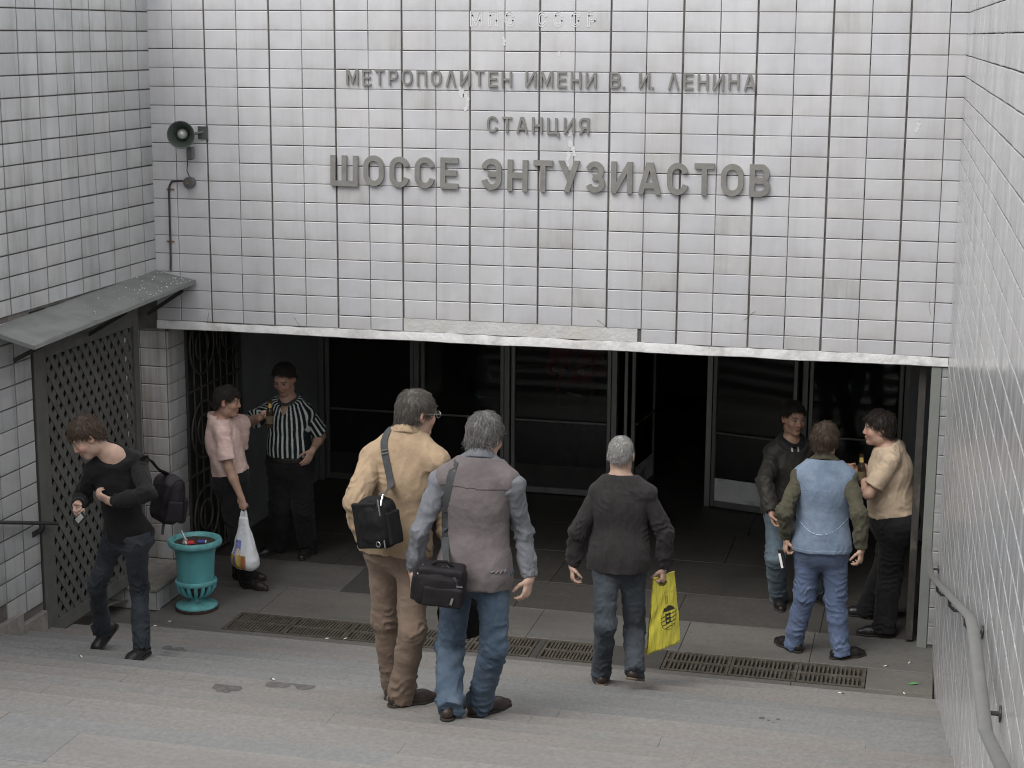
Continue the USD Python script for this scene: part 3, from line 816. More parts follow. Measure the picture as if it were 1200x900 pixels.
ca = thing('metal_canopy', 'sloping grey sheet metal canopy over the lattice gate', 'canopy')
A = [np.array(p) for p in ((XL, -2.62, 2.595), (XL, -0.004, 2.655), (-0.13, -0.03, 2.585), (-0.13, -2.62, 2.500))]
NU, NV = 40, 10
V = []
for i in range(NU + 1):
    for j in range(NV + 1):
        s, t = i / NU, j / NV
        p = (A[0] * (1 - s) + A[1] * s) * (1 - t) + (A[3] * (1 - s) + A[2] * s) * t
        p = p + np.array([0, 0, 0.012 * (meshkit.noise(np.array([s * 9, t * 3, 0.2])) - 0.5) + 0.006 * (1 if i in (13, 27) else 0)])
        V.append(p)
V = np.array(V)
ii = np.arange((NU + 1) * (NV + 1)).reshape(NU + 1, NV + 1)
q = np.stack([ii[:-1, :-1], ii[1:, :-1], ii[1:, 1:], ii[:-1, 1:]], -1).reshape(-1, 4)
top = np.vstack([q[:, [0, 1, 2]], q[:, [0, 2, 3]]])
tm = trimesh.Trimesh(V, top, process=False)
if tm.face_normals[:, 2].mean() < 0:
    top = top[:, ::-1]
V2 = np.vstack([V, V - [0, 0, 0.012]])
Fs = [top, top[:, ::-1] + len(V)]
for e in (ii[0], ii[-1], ii[:, 0], ii[:, -1]):
    for a, b in zip(e[:-1], e[1:]):
        Fs.append(np.array([[a, b, b + len(V)], [a, b + len(V), a + len(V)]]))
obj('sheet', trimesh.Trimesh(V2, np.vstack(Fs), process=False), 'canopy_sheet', ca)
obj('front_lip', bar(A[3] + [0.004, -0.004, -0.014], A[2] + [0.004, 0.0, -0.014], 0.028, 0.006, (1, 0, 0)), 'canopy_sheet', ca)
obj('end_lip', bar(A[0] + [0, -0.006, -0.014], A[3] + [0, -0.006, -0.014], 0.028, 0.006, (0, 1, 0)), 'canopy_sheet', ca)
for y in (-2.3, -1.2, -0.2):
    obj('bracket', bar((XL + 0.01, y, 2.32), (-0.16, y, 2.51 + 0.02 * y + 0.02), 0.03, 0.006, (0, 1, 0)), 'gate_dark', ca)
grv = []
for n in range(70):
    s, t = 1 - abs(rng.gauss(0, .25)), rng.random() ** 0.7
    if s < 0 or t > 0.97:
        continue
    p = (A[0] * (1 - s) + A[1] * s) * (1 - t) + (A[3] * (1 - s) + A[2] * s) * t
    m = trimesh.creation.icosphere(0, rng.uniform(0.003, 0.0075))
    m.apply_translation(p + [0, 0, 0.004])
    grv.append(m)
tag(obj('canopy_grit', cat(grv), 'paper_white' if False else 'bare_concrete'), 'pale mortar crumbs lying on the sheet metal canopy', 'grit', kind='stuff')

# ------------------------------------------------------------------ horn loudspeaker and its cable
ho = thing('horn_loudspeaker', 'green grey horn loudspeaker mounted high on the tiled wall', 'loudspeaker')
hc = PY(212, 158, -0.20)
aim = np.array([0.24, -0.95, -0.03]); aim /= np.linalg.norm(aim)


def along(m, origin, d):
    z = np.array(d, float) / np.linalg.norm(d)
    x = np.cross([0, 0, 1.0], z); x /= np.linalg.norm(x)
    T = np.eye(4); T[:3, 0], T[:3, 1], T[:3, 2], T[:3, 3] = x, np.cross(z, x), z, origin
    m = m.copy(); m.apply_transform(T)
    return m


R0 = 0.106
outer = [(0.028, -0.17), (0.032, -0.13), (0.045, -0.10), (0.068, -0.055), (0.09, -0.02), (R0, 0.0), (R0 + 0.004, 0.004), (R0, 0.008), (R0 - 0.005, 0.004)]
inner = [(R0 - 0.005, 0.0035), (0.088, -0.016), (0.066, -0.05), (0.044, -0.095), (0.0, -0.11)]
obj('bell', along(lathe(outer, 40), hc, aim), 'horn_paint', ho, smooth=35)
m = trimesh.creation.revolve(np.array(inner), sections=40)
m = along(m, hc, aim)
if m.face_normals[:, 1].mean() > 0:
    m.invert()
obj('inside', m, 'horn_inner', ho, smooth=True)
obj('centre_bulb', along(lathe([(0.0, -0.10), (0.035, -0.095), (0.042, -0.07), (0.038, -0.045), (0.025, -0.025), (0.0, -0.018)], 28), hc, aim), 'horn_bulb', ho, smooth=True)
obj('driver', along(lathe([(0.0, -0.20), (0.035, -0.20), (0.045, -0.195), (0.047, -0.16), (0.04, -0.15), (0.0, -0.15)], 28), hc, aim), 'horn_paint', ho, smooth=35)
bk = hc - aim * 0.13
obj('bracket', cat([tube([bk, bk + [0.10, 0.03, 0.0], [bk[0] + 0.14, -0.02, bk[2] + 0.01]], 0.011, 8), bx(bk[0] + 0.10, bk[0] + 0.18, -0.028, -0.012, bk[2] - 0.045, bk[2] + 0.055)]), 'horn_paint', ho)
obj('transformer_box', cbox(hc[0] + 0.005, hc[0] + 0.055, -0.125, -0.07, hc[2] - 0.20, hc[2] - 0.10, 0.006), 'horn_paint', ho)
jb = PY(222, 214, -0.05)
jx = thing('junction_box', 'round dark junction box below the horn loudspeaker', 'junction box')
obj('case', along(lathe([(0, -0.035), (0.042, -0.035), (0.046, -0.02), (0.046, 0.02), (0.04, 0.03), (0.0, 0.034)], 24), jb, (0, -1, 0)), 'horn_paint', jx, smooth=35)
obj('lid_screw', along(lathe([(0, 0), (0.009, 0), (0.009, 0.008), (0, 0.009)], 10), jb + [0, -0.033, 0], (0, -1, 0)), 'rust', jx)
cc = thing('speaker_cable', 'dark cable running down the tiles from the junction box to the canopy', 'cable')
c0 = PY(219, 177, -0.09)
obj('flex', tube([c0, PY(220, 190, -0.06), PY(219, 200, -0.045), jb + [0, 0.005, 0.045]], 0.004, 6), 'black_cable', cc)
q = [jb + [-0.045, 0, 0.012], PY(207, 212, -0.03), PY(201, 213, -0.028), PY(198.5, 218, -0.026), PY(198, 226, -0.026), PY(199, 260, -0.026), PY(200, 300, -0.026), PY(200, 317, -0.026)]
obj('conduit', tube(q, 0.0085, 8), 'black_cable', cc, smooth=True)
for py in (222, 283):
    p = PY(199, py, -0.026)
    obj('clip', cat([bx(p[0] - 0.03, p[0] + 0.035, -0.022, -0.0135, p[2] - 0.006, p[2] + 0.006)]), 'rust', cc)

# ------------------------------------------------------------------ handrails
hr = thing('right_handrail', 'grey flat handrail bending up along the right wall', 'handrail')
off = lambda y, o: np.array([xr(y) - o, y])
pr_ = [(-0.18, 0.84), (-0.6, 0.86), (-1.0, 0.90), (-1.35, 0.985), (-6.15, 2.32), (-6.35, 2.345), (-7.35, 2.345), (-7.6, 2.41), (-12.2, 3.66)]
cen = []
for y, z in pr_:
    xy = off(y, 0.085)
    cen.append((xy[0], y, z))
den = []
for a, b in zip(cen[:-1], cen[1:]):
    for s in np.linspace(0, 1, 6)[:-1]:
        den.append(np.array(a) * (1 - s) + np.array(b) * s)
den.append(np.array(cen[-1]))
obj('rail', tube(den, 0.024, 12, flat=0.011), 'rail_paint', hr, smooth=50)
for y in (-0.5, -2.4, -4.2, -5.8, -7.0, -9.0, -11.0):
    z = np.interp(-y, [-a for a, _ in pr_], [b for _, b in pr_])
    xy = off(y, 0.085)
    obj('bracket', cat([tube([(xr(y) - 0.002, y, z - 0.075), (xr(y) - 0.06, y, z - 0.075), (xr(y) - 0.085, y, z - 0.05), (xr(y) - 0.085, y, z - 0.012)], 0.009, 8),
                        along(lathe([(0, 0), (0.03, 0), (0.03, 0.006), (0, 0.006)], 14), (xr(y) - 0.014, y, z - 0.075), (-1, 0, 0))]), 'rail_black', hr)
hl = thing('left_handrail', 'black handrail end on the left wall before the gate', 'handrail')
x0 = XL + 0.07
obj('rail', tube([(x0, -1.93, 1.060), (x0, -2.1, 1.108), (x0, -4.0, 1.66), (x0, -6.2, 2.28), (x0, -7.4, 2.28), (x0, -12.0, 3.5)], 0.024, 10, flat=0.014), 'rail_black', hl, smooth=50)
for y in (-2.10, -3.9, -5.9, -8.0, -10.0):
    z = np.interp(-y, [1.93, 2.1, 4.0, 6.2, 7.4, 12.0], [1.060, 1.108, 1.66, 2.28, 2.28, 3.5])
    obj('bracket', cat([tube([(XL + 0.004, y, z - 0.07), (x0 - 0.02, y, z - 0.07), (x0, y, z - 0.045), (x0, y, z - 0.01)], 0.009, 8), bx(XL + 0.010, XL + 0.018, y - 0.07, y + 0.07, z - 0.09, z - 0.05)]), 'rail_black', hl)

# ------------------------------------------------------------------ urn shaped litter bin
UX, UY = 0.035, -0.555
ur = thing('litter_urn', 'turquoise cast iron urn shaped litter bin beside the tiled pier', 'litter bin', loc=(UX, UY, 0))
SC = 1.0
obj('base_disc', lathe([(0, 0.0), (0.168, 0.0), (0.172, 0.012), (0.170, 0.030)], 48), 'urn_dirt', ur, smooth=35)
obj('foot', lathe([(0.168, 0.0305), (0.166, 0.042), (0.140, 0.054), (0.09, 0.064), (0.055, 0.076), (0.045, 0.10), (0.05, 0.112)], 48), 'teal_rim', ur, smooth=35)
obj('lower_bowl', lathe([(0.046, 0.108), (0.075, 0.118), (0.110, 0.145), (0.134, 0.185), (0.142, 0.222)], 48), 'urn_dirt', ur, smooth=35)
for n in range(16):
    a = 2 * math.pi * n / 16
    prof = [(0.058, 0.109), (0.088, 0.121), (0.120, 0.147), (0.143, 0.186), (0.149, 0.224)]
    P = [(r * math.cos(a), r * math.sin(a), z) for r, z in prof]
    obj('rib', tube(P, [0.008, 0.012, 0.015, 0.017, 0.017], 8), 'teal_paint', ur, smooth=True)
obj('waist_ring', lathe([(0.140, 0.214), (0.160, 0.216), (0.168, 0.230), (0.166, 0.246), (0.150, 0.254)], 48), 'teal_rim', ur, smooth=35)
obj('body', lathe([(0.145, 0.250), (0.146, 0.30), (0.150, 0.38), (0.157, 0.46), (0.166, 0.515), (0.172, 0.54)], 48), 'teal_paint', ur, smooth=35)
obj('rim', lathe([(0.168, 0.528), (0.200, 0.532), (0.214, 0.546), (0.217, 0.566), (0.208, 0.584), (0.190, 0.588), (0.176, 0.580), (0.166, 0.555)], 56), 'teal_rim', ur, smooth=50)
gd = np.linspace(0, 2 * math.pi, 33)[:-1]
V, F = [(0, 0, 0.552)], []
for r in np.linspace(0.02, 0.176, 9):
    for a in gd:
        V.append((r * math.cos(a), r * math.sin(a), 0.552 + 0.018 * (meshkit.noise(np.array([r * math.cos(a) * 40, r * math.sin(a) * 40, 3.0])) - 0.5)))
for n in range(32):
    F.append((0, 1 + n, 1 + (n + 1) % 32))
for k in range(8):
    for n in range(32):
        a, b = 1 + 32 * k + n, 1 + 32 * k + (n + 1) % 32
        F += [(a, a + 32, b + 32), (a, b + 32, b)]
tm = trimesh.Trimesh(V, F, process=False)
if tm.face_normals[:, 2].mean() < 0:
    tm.invert()
obj('ash_fill', tm, 'urn_dirt', ur, smooth=True)
t1 = thing('cigarette_packet', 'crumpled red packet lying in the top of the turquoise urn', 'litter', loc=(UX - 0.005, UY - 0.075, 0.562), rotz=0.7)
obj('box', cbox(-0.03, 0.03, -0.022, 0.022, 0.0, 0.022, 0.004), 'paper_red', t1)
obj('lid', cbox(-0.045, -0.0302, -0.02, 0.02, 0.004, 0.024, 0.004), 'paper_white', t1)
t2 = thing('foil_wrapper', 'silver wrapper standing up in the ash of the urn', 'litter', loc=(UX - 0.06, UY - 0.07, 0.56))
obj('foil', tube([(0, 0, 0), (0.012, 0.006, 0.03), (-0.004, 0.01, 0.05), (-0.03, 0.02, 0.10)], [0.02, 0.017, 0.008, 0.004], 7), 'silver_foil', t2)
t3 = thing('blue_packet', 'small dark blue packet in the ash of the urn', 'litter', loc=(UX + 0.06, UY - 0.01, 0.558), rotz=0.3)
obj('box', cbox(-0.03, 0.03, -0.02, 0.02, 0.0, 0.02, 0.004), 'paper_blue', t3)
obj('end_flap', cbox(0.0302, 0.04, -0.018, 0.018, 0.003, 0.016, 0.002), 'paper_white', t3)

# ------------------------------------------------------------------ litter on the ground


def ground_point(px, py):
    d = ray(px, py)
    best = None
    for n in range(14, -1, -1):
        t = (RISE * (n + 1) - CAM[2]) / d[2]
        p = CAM + t * d
        if YS - TREAD * (n + 1) <= p[1] <= YS - TREAD * n:
            return p[0], p[1], RISE * (n + 1) + 0.002
    p = CAM - CAM[2] / d[2] * d
    return p[0], p[1], 0.002


def butt(px, py, lab, ang, L=0.035, r=0.0045, mat='paper_white', group='cigarette ends on the ground'):
    x, y, z = ground_point(px, py)
    b = thing('cigarette_end', lab, 'cigarette end', group, loc=(x, y, z), rotz=ang)
    obj('paper', tube([(-L / 2, 0, r), (L / 2 - 0.012, 0, r)], r, 8), mat, b)
    obj('filter', tube([(L / 2 - 0.0118, 0, r), (L / 2 + 0.006, 0, r)], r * 1.02, 8), 'rust', b)


for px, py, lab, ang in ((187, 715, 'white cigarette end standing nearest the pier plinth by the urn', 1.4), (200, 729, 'white cigarette end just left of the urn base', 0.3), (183, 734, 'white cigarette end beside the young man left of the urn', 0.1),
                         (1038, 781, 'pale cigarette end on the landing right of the denim man', 0.8), (1059, 813, 'cigarette end on the lowest step near the right wall', 2.0), (985, 813, 'cigarette end on the step below the last drain grate', 0.2),
                         (405, 749, 'tiny pale scrap on the grate left of the tan jacketed man', 1.0), (384, 749, 'tiny pale scrap on the clogged grate below the urn', 0.4),
                         (95, 770, 'pale cigarette end on the steps left of the young man', 2.4), 
                         (320, 797, 'cigarette end on the steps below the clogged grates', 2.7), (1066, 777, 'cigarette end by the foot of the folded gate', 1.2),
                         ):
    butt(px, py, lab, ang)
for px, py, n, w, mt, wd in ((265, 806, 7, .042, 'dark_stain', .022), (346, 802, 9, .050, 'dark_stain', .026), (205, 760, 8, .034, 'dark_stain', .022), (905, 845, 4, .018, 'dark_stain', .03)):
    x, y, z = ground_point(px, py)
    k_ = round(z / RISE)
    ylo, yhi = YS - TREAD * k_ + .01, YS - TREAD * (k_ - 1) - .022
    pts_ = [(x + wd * (q - n / 2) + rng.uniform(-.02, .02), y + rng.uniform(-.035, .035)) for q in range(n)]
    g_ = unary_union([Point(p).buffer(w * rng.uniform(.5, 1.2), 6) for p in pts_]).intersection(sbox(-9, ylo, 9, yhi)).simplify(.002)
    m_ = extr(g_, .0011)
    m_.apply_translation((0, 0, RISE * k_ + .0013))
    obj('stain' if mt == 'dark_stain' else 'scuff_mark', m_, mt, st, kind='stuff')
x, y, z = ground_point(1070, 802)
lf = thing('green_leaf', 'crumpled green leaf on the landing by the right wall', 'leaf', loc=(x, y, z), rotz=0.4)
lv = [(-0.045, 0, 0), (-0.02, -0.018, 0.004), (0.015, -0.02, 0.008), (0.045, 0, 0.003), (0.015, 0.018, 0.009), (-0.02, 0.016, 0.003), (0, 0, 0.001)]
obj('blade', trimesh.Trimesh(lv, [(6, 0, 1), (6, 1, 2), (6, 2, 3), (6, 3, 4), (6, 4, 5), (6, 5, 0)], process=False), 'leaf_green', lf)
obj('stalk', tube([(0.045, 0, 0.003), (0.07, 0.008, 0.002)], 0.0012, 5), 'leaf_green', lf)

# ------------------------------------------------------------------ people: soft surfaces from joints
def unit(v):
    v = np.asarray(v, float)
    return v / (np.linalg.norm(v) + 1e-12)


def cone(a, b, ra, rb, k=0.02, ax=None, s=1.0, sub=False):
    return dict(t='c', a=np.asarray(a, float), b=np.asarray(b, float), ra=ra, rb=rb, k=k, ax=None if ax is None else unit(ax), s=s, sub=sub)


def ell(c, R, r, k=0.02, sub=False):
    return dict(t='e', c=np.asarray(c, float), R=np.asarray(R, float), r=np.asarray(r, float), k=k, sub=sub)


def pdist(p, q):
    if q['t'] == 'c':
        d = p - q['a']
        ab = q['b'] - q['a']
        if q['ax'] is not None:
            ax, s = q['ax'], q['s'] - 1
            d = d + np.outer(d @ ax, ax * s)
            ab = ab + ax * (ab @ ax) * s
        L2 = ab @ ab + 1e-12
        t = np.clip(d @ ab / L2, 0, 1)
        e = d - t[:, None] * ab
        return np.sqrt((e * e).sum(1)) - (q['ra'] + t * (q['rb'] - q['ra']))
    e = ((p - q['c']) @ q['R'].T) / q['r']
    n = np.sqrt((e * e).sum(1))
    e2 = e / q['r']
    g = np.sqrt((e2 * e2).sum(1)) + 1e-9
    return n * (n - 1) / g


def pbounds(q):
    if q['t'] == 'c':
        r = max(q['ra'], q['rb'])
        return np.minimum(q['a'], q['b']) - r, np.maximum(q['a'], q['b']) + r
    r = q['r'].max()
    return q['c'] - r, q['c'] + r


def field_mesh(groups, h=0.007, pad=0.03):
    """groups: list of (prims, cuts); cuts = (point, outward normal) trim that group. Returns one closed trimesh (surface nets)."""
    bs = [pbounds(q) for g, _ in groups for q in g if not q['sub']]
    lo = np.min([b[0] for b in bs], 0) - pad
    hi = np.max([b[1] for b in bs], 0) + pad
    B = 8
    nb = np.ceil((hi - lo) / (h * B)).astype(int)
    n = nb * B
    cc = np.stack(np.meshgrid(*[lo[i] + (np.arange(nb[i]) * B + (B - 1) / 2) * h for i in range(3)], indexing='ij'), -1).reshape(-1, 3)
    half = h * B * 0.87

    def run(pts, blocks):
        tot = np.full(len(pts), 9.0)
        for g, cuts in groups:
            d = np.full(len(pts), 9.0)
            for q in g:
                sel = q['near'][blocks] if blocks is not None else slice(None)
                if blocks is not None:
                    sel = np.repeat(sel, B ** 3)
                    if not sel.any():
                        continue
                dp = pdist(pts[sel], q)
                dd = d[sel]
                k = q['k']
                if q['sub']:
                    m = np.clip(0.5 - 0.5 * (dd + dp) / k, 0, 1)
                    d[sel] = dd * (1 - m) - dp * m + k * m * (1 - m)
                else:
                    m = np.clip(0.5 + 0.5 * (dp - dd) / k, 0, 1)
                    d[sel] = np.minimum(dp, dd) if k <= 0 else dp * (1 - m) + dd * m - k * m * (1 - m)
            for pt, nm in cuts:
                d = np.maximum(d, (pts - pt) @ nm)
            m = np.clip(0.5 + 0.5 * (d - tot) / 0.006, 0, 1)
            tot = d * (1 - m) + tot * m - 0.006 * m * (1 - m)
        return tot

    for g, _ in groups:
        for q in g:
            q['near'] = pdist(cc, q) / (q['s'] if q['t'] == 'c' and q['s'] > 1 else 1) < half + 0.05 + q['k']
    cd = run(cc, None)
    act = np.abs(cd) < half * 1.7 + 0.02
    vol = np.repeat(np.repeat(np.repeat(np.where(cd < 0, -1.0, 1.0).astype(np.float32).reshape(nb), B, 0), B, 1), B, 2)
    ids = np.nonzero(act)[0]
    off_ = np.stack(np.meshgrid(*[np.arange(B)] * 3, indexing='ij'), -1).reshape(-1, 3)
    bi = np.stack(np.unravel_index(ids, nb), -1) * B
    gi = (bi[:, None, :] + off_[None]).reshape(-1, 3)
    vals = run(lo + gi * h, ids)
    vol[gi[:, 0], gi[:, 1], gi[:, 2]] = vals
    neg = vol < 0
    c = neg[:-1, :-1, :-1].astype(np.int8)
    for dx, dy_, dz_ in ((1, 0, 0), (0, 1, 0), (0, 0, 1), (1, 1, 0), (1, 0, 1), (0, 1, 1), (1, 1, 1)):
        c = c + neg[dx:n[0] - 1 + dx, dy_:n[1] - 1 + dy_, dz_:n[2] - 1 + dz_]
    cells = np.argwhere((c > 0) & (c < 8))
    corner = np.array([(x, y, z) for x in (0, 1) for y in (0, 1) for z in (0, 1)])
    cv = np.stack([vol[cells[:, 0] + a, cells[:, 1] + b, cells[:, 2] + e] for a, b, e in corner], 1)
    acc, cnt = np.zeros((len(cells), 3)), np.zeros(len(cells))
    for i in range(8):
        for j in range(i + 1, 8):
            if np.abs(corner[i] - corner[j]).sum() != 1:
                continue
            x = (cv[:, i] < 0) != (cv[:, j] < 0)
            t = cv[x, i] / (cv[x, i] - cv[x, j])
            acc[x] += corner[i] + t[:, None] * (corner[j] - corner[i])
            cnt[x] += 1
    V = lo + (cells + acc / cnt[:, None]) * h
    idx = np.full(c.shape, -1, np.int32)
    idx[cells[:, 0], cells[:, 1], cells[:, 2]] = np.arange(len(cells))
    F = []
    for ax in range(3):
        sl0 = [slice(None)] * 3; sl1 = [slice(None)] * 3
        sl0[ax] = slice(0, -1); sl1[ax] = slice(1, None)
        x = np.argwhere(neg[tuple(sl0)] != neg[tuple(sl1)])
        flip = neg[x[:, 0], x[:, 1], x[:, 2]]
        u, v = [(1, 2), (2, 0), (0, 1)][ax]
        eu, ev = np.eye(3, dtype=int)[u], np.eye(3, dtype=int)[v]
        ok = (x[:, u] > 0) & (x[:, v] > 0) & (x[:, u] < c.shape[u]) & (x[:, v] < c.shape[v])
        x, flip = x[ok], flip[ok]
        q = [idx[tuple((x - a).T)] for a in (eu + ev, ev, 0 * eu, eu)]
        q = np.stack(q, 1)
        q[~flip] = q[~flip][:, ::-1]
        q = q[(q >= 0).all(1)]
        F += [q[:, [0, 1, 2]], q[:, [0, 2, 3]]]
    return trimesh.Trimesh(V, np.vstack(F), process=False)


def folds(m, amp, freq=(12, 12, 10), seed=0, w=None, octs=2):
    n = m.vertex_normals
    p = m.vertices * np.array(freq)
    warp = (meshkit.noise(m.vertices * 5 + 3.3, seed + 9) - 0.5)[:, None] * 1.6
    f = 0
    for o in range(octs):
        f = f + (1 - np.abs(2 * meshkit.noise((p + warp) * 2 ** o, seed + o) - 1)) ** 1.6 * 0.55 ** o
    f = f - f.mean()
    a = amp if w is None else amp * w(m.vertices)
    out = m.copy()
    out.vertices = m.vertices + n * (a * f)[:, None]
    return out


def creases(m, bones, amp, seed=0, spots=(0.0, .5, 1.0), width=.16):
    """Sharp cloth creases that wrap part of the way round a limb, gathered near its joints. bones: (a, b, weight at a, weight at b)."""
    v, n = m.vertices, m.vertex_normals
    tot = np.zeros(len(v))
    for k, (a, b, wa, wb) in enumerate(bones):
        d = b - a
        L = np.linalg.norm(d); d = d / L
        w = v - a
        t = w @ d
        r = w - np.outer(t, d)
        rr = np.linalg.norm(r, axis=1)
        near = np.clip((.17 - rr) / .05, 0, 1) * np.clip((t + .06) / .06, 0, 1) * np.clip((L + .06 - t) / .06, 0, 1)
        e1 = unit(np.cross(d, [.3, .9, .2])); e2 = np.cross(d, e1)
        phi = np.arctan2(r @ e1, r @ e2)
        wgt = wa * np.exp(-(t / width) ** 2) + wb * np.exp(-((t - L) / width) ** 2) + .18
        s0 = seed + k * 5
        wv = (meshkit.noise(np.stack([np.cos(phi) * 1.5 + 5, np.sin(phi) * 1.5 + 5, t * 6 + 9], 1), s0) - .5)
        ph = t * 15 + wv * 3.2 + .55 * np.sin(phi + s0)
        ridge = 1 - np.abs(2 * (ph - np.floor(ph)) - 1)
        ridge = ridge ** 2.2
        mask = np.clip((meshkit.noise(np.stack([np.cos(phi) * 1.3 + 2, np.sin(phi) * 1.3 + 2, t * 9 + 2], 1), s0 + 3) - .38) / .25, 0, 1)
        tot = np.maximum(tot, near * wgt * mask * ridge)
    out = m.copy()
    out.vertices = v + n * (amp * (tot - tot.mean()))[:, None]
    return out


def patch(m, mask, lift=0.003):
    """A piece of cloth lying on the mesh m: the faces where mask(vertices) holds, lifted off along the normals, with a folded-in rim."""
    k = mask(m.vertices)
    fk = k[m.faces].all(1)
    f = m.faces[fk]
    if len(f) == 0:
        return None
    u, inv = np.unique(f, return_inverse=True)
    f2 = inv.reshape(-1, 3)
    v = m.vertices[u] + m.vertex_normals[u] * lift
    v0 = m.vertices[u] - m.vertex_normals[u] * 0.002
    e = np.sort(np.vstack([f2[:, [0, 1]], f2[:, [1, 2]], f2[:, [2, 0]]]), 1)
    ed = np.vstack([f2[:, [0, 1]], f2[:, [1, 2]], f2[:, [2, 0]]])
    _, i, c = np.unique(e, axis=0, return_index=True, return_counts=True)
    b = ed[i[c == 1]]
    n = len(v)
    rim = np.vstack([np.stack([b[:, 1], b[:, 0], b[:, 0] + n], 1), np.stack([b[:, 1], b[:, 0] + n, b[:, 1] + n], 1)])
    fs = np.vstack([f2, rim])
    u, inv = np.unique(fs, return_inverse=True)
    return trimesh.Trimesh(np.vstack([v, v0])[u], inv.reshape(-1, 3), process=False)


def softbox(c, X, Y, Z, hx, hy, hz, r, n=2, bulge=0.0, seed=0, amp=0.004):
    s = trimesh.creation.icosphere(n, r)
    pts = []
    for a in (-1, 1):
        for b in (-1, 1):
            for d in (-1, 1):
                pts.append(s.vertices + np.array([a * (hx - r), b * (hy - r), d * (hz - r)]))
    m = trimesh.convex.convex_hull(np.vstack(pts))
    m = m.subdivide_to_size(0.03)
    v = m.vertices.copy()
    v[:, 1] *= 1 + bulge * np.clip(1 - (v[:, 0] / hx) ** 2, 0, 1) * np.clip(1 - (v[:, 2] / hz) ** 2, 0, 1)
    m = trimesh.Trimesh(v, m.faces, process=True)
    m.vertices = m.vertices + m.vertex_normals * (amp * (meshkit.fbm(m.vertices * 18 + seed * 7.7, 3) - 0.5) * 2)[:, None]
    T = np.eye(4)
    T[:3, 0], T[:3, 1], T[:3, 2], T[:3, 3] = X, Y, Z, c
    m.apply_transform(T)
    return m


def ribbon(pts, w, t, nrm):
    """Strap: a flat band through pts, its flat side facing the per-point normals."""
    P = np.array(pts, float)
    k = []
    for a, b in zip(P[:-1], P[1:]):
        L = max(2, int(np.linalg.norm(b - a) / 0.02))
        k += [a + (b - a) * s for s in np.linspace(0, 1, L)[:-1]]
    P = np.array(k + [P[-1]])
    for _ in range(3):
        P[1:-1] = (P[:-2] + 2 * P[1:-1] + P[2:]) / 4
    T = np.gradient(P, axis=0); T /= np.linalg.norm(T, axis=1, keepdims=True)
    N = np.array([nrm(p) if callable(nrm) else nrm for p in P], float)
    N = N - T * (N * T).sum(1, keepdims=True); N /= np.linalg.norm(N, axis=1, keepdims=True)
    S = np.cross(T, N)
    V = np.concatenate([P + S * w / 2 + N * t / 2, P - S * w / 2 + N * t / 2, P - S * w / 2 - N * t / 2, P + S * w / 2 - N * t / 2])
    n = len(P)
    F = []
    for a in range(4):
        b = (a + 1) % 4
        for i in range(n - 1):
            F += [(a * n + i, b * n + i, b * n + i + 1), (a * n + i, b * n + i + 1, a * n + i + 1)]
    F += [(0, 2 * n, n), (0, 3 * n, 2 * n), (n - 1, 2 * n - 1, 3 * n - 1), (n - 1, 3 * n - 1, 4 * n - 1)]
    m = trimesh.Trimesh(V, F, process=False)
    if m.volume < 0:
        m.invert()
    return m


def on_ray(px, py, S, L, near):
    """The point the photograph shows at px, py that lies L from S: the nearer or the farther of the two."""
    d = unit(ray(px, py))
    w = CAM - S
    b = w @ d
    c = w @ w - L * L
    D = b * b - c
    t = -b if D < 0 else -b + (-math.sqrt(D) if near else math.sqrt(D))
    p = CAM + t * d
    return S + unit(p - S) * L if D < 0 else p


def tint_mat(name, rough=0.6, bump=0.1, bscale=150, spec=0.4, sss=0.0, var=0.1, vscale=30, sheen=0.0, bdist=0.004):
    nodes = {'at': ('attribute', {'attribute': 'tint'}), 'g': ('geometry', {}), 'n': ('noise_texture', {'scale': vscale, 'detail': 4}),
             'r': ('rgb_ramp', {'ramp': [(0.3, (1 - var,) * 3), (0.7, (1.0,) * 3)]}), 'm': ('mix_color', {'blend_type': 'multiply', 'fac': 1.0}),
             'nb': ('noise_texture', {'scale': bscale, 'detail': 5}), 'b': ('bump', {'strength': bump, 'distance': bdist}),
             'p': ('principled_bsdf', {'roughness': rough, 'specular_ior_level': spec, 'subsurface_weight': sss, 'subsurface_scale': 0.004, 'sheen_weight': sheen})}
    links = [('g.position', 'n.vector'), ('n.fac', 'r.fac'), ('at.color', 'm.a'), ('r.color', 'm.b'), ('m.result', 'p.base_color'), ('g.position', 'nb.vector'), ('nb.fac', 'b.height'), ('b.normal', 'p.normal')]
    MAT[name] = usdkit.material(stage, '/World/Looks/' + name, nodes, links, surface='p.BSDF')


def cloth(name, c, var=0.13, rough=0.9, weave=0.25, wscale=420, scale=16, tint=None, spec=0.25, sheen=0.05, stretch=(1, 1, 1)):
    pmat(name, c, var=var, scale=scale, rough=rough, bump=.34, bscale=34, spec=spec, tint=tint, sheen=sheen, stretch=stretch, bdist=0.013, bdetail=7)


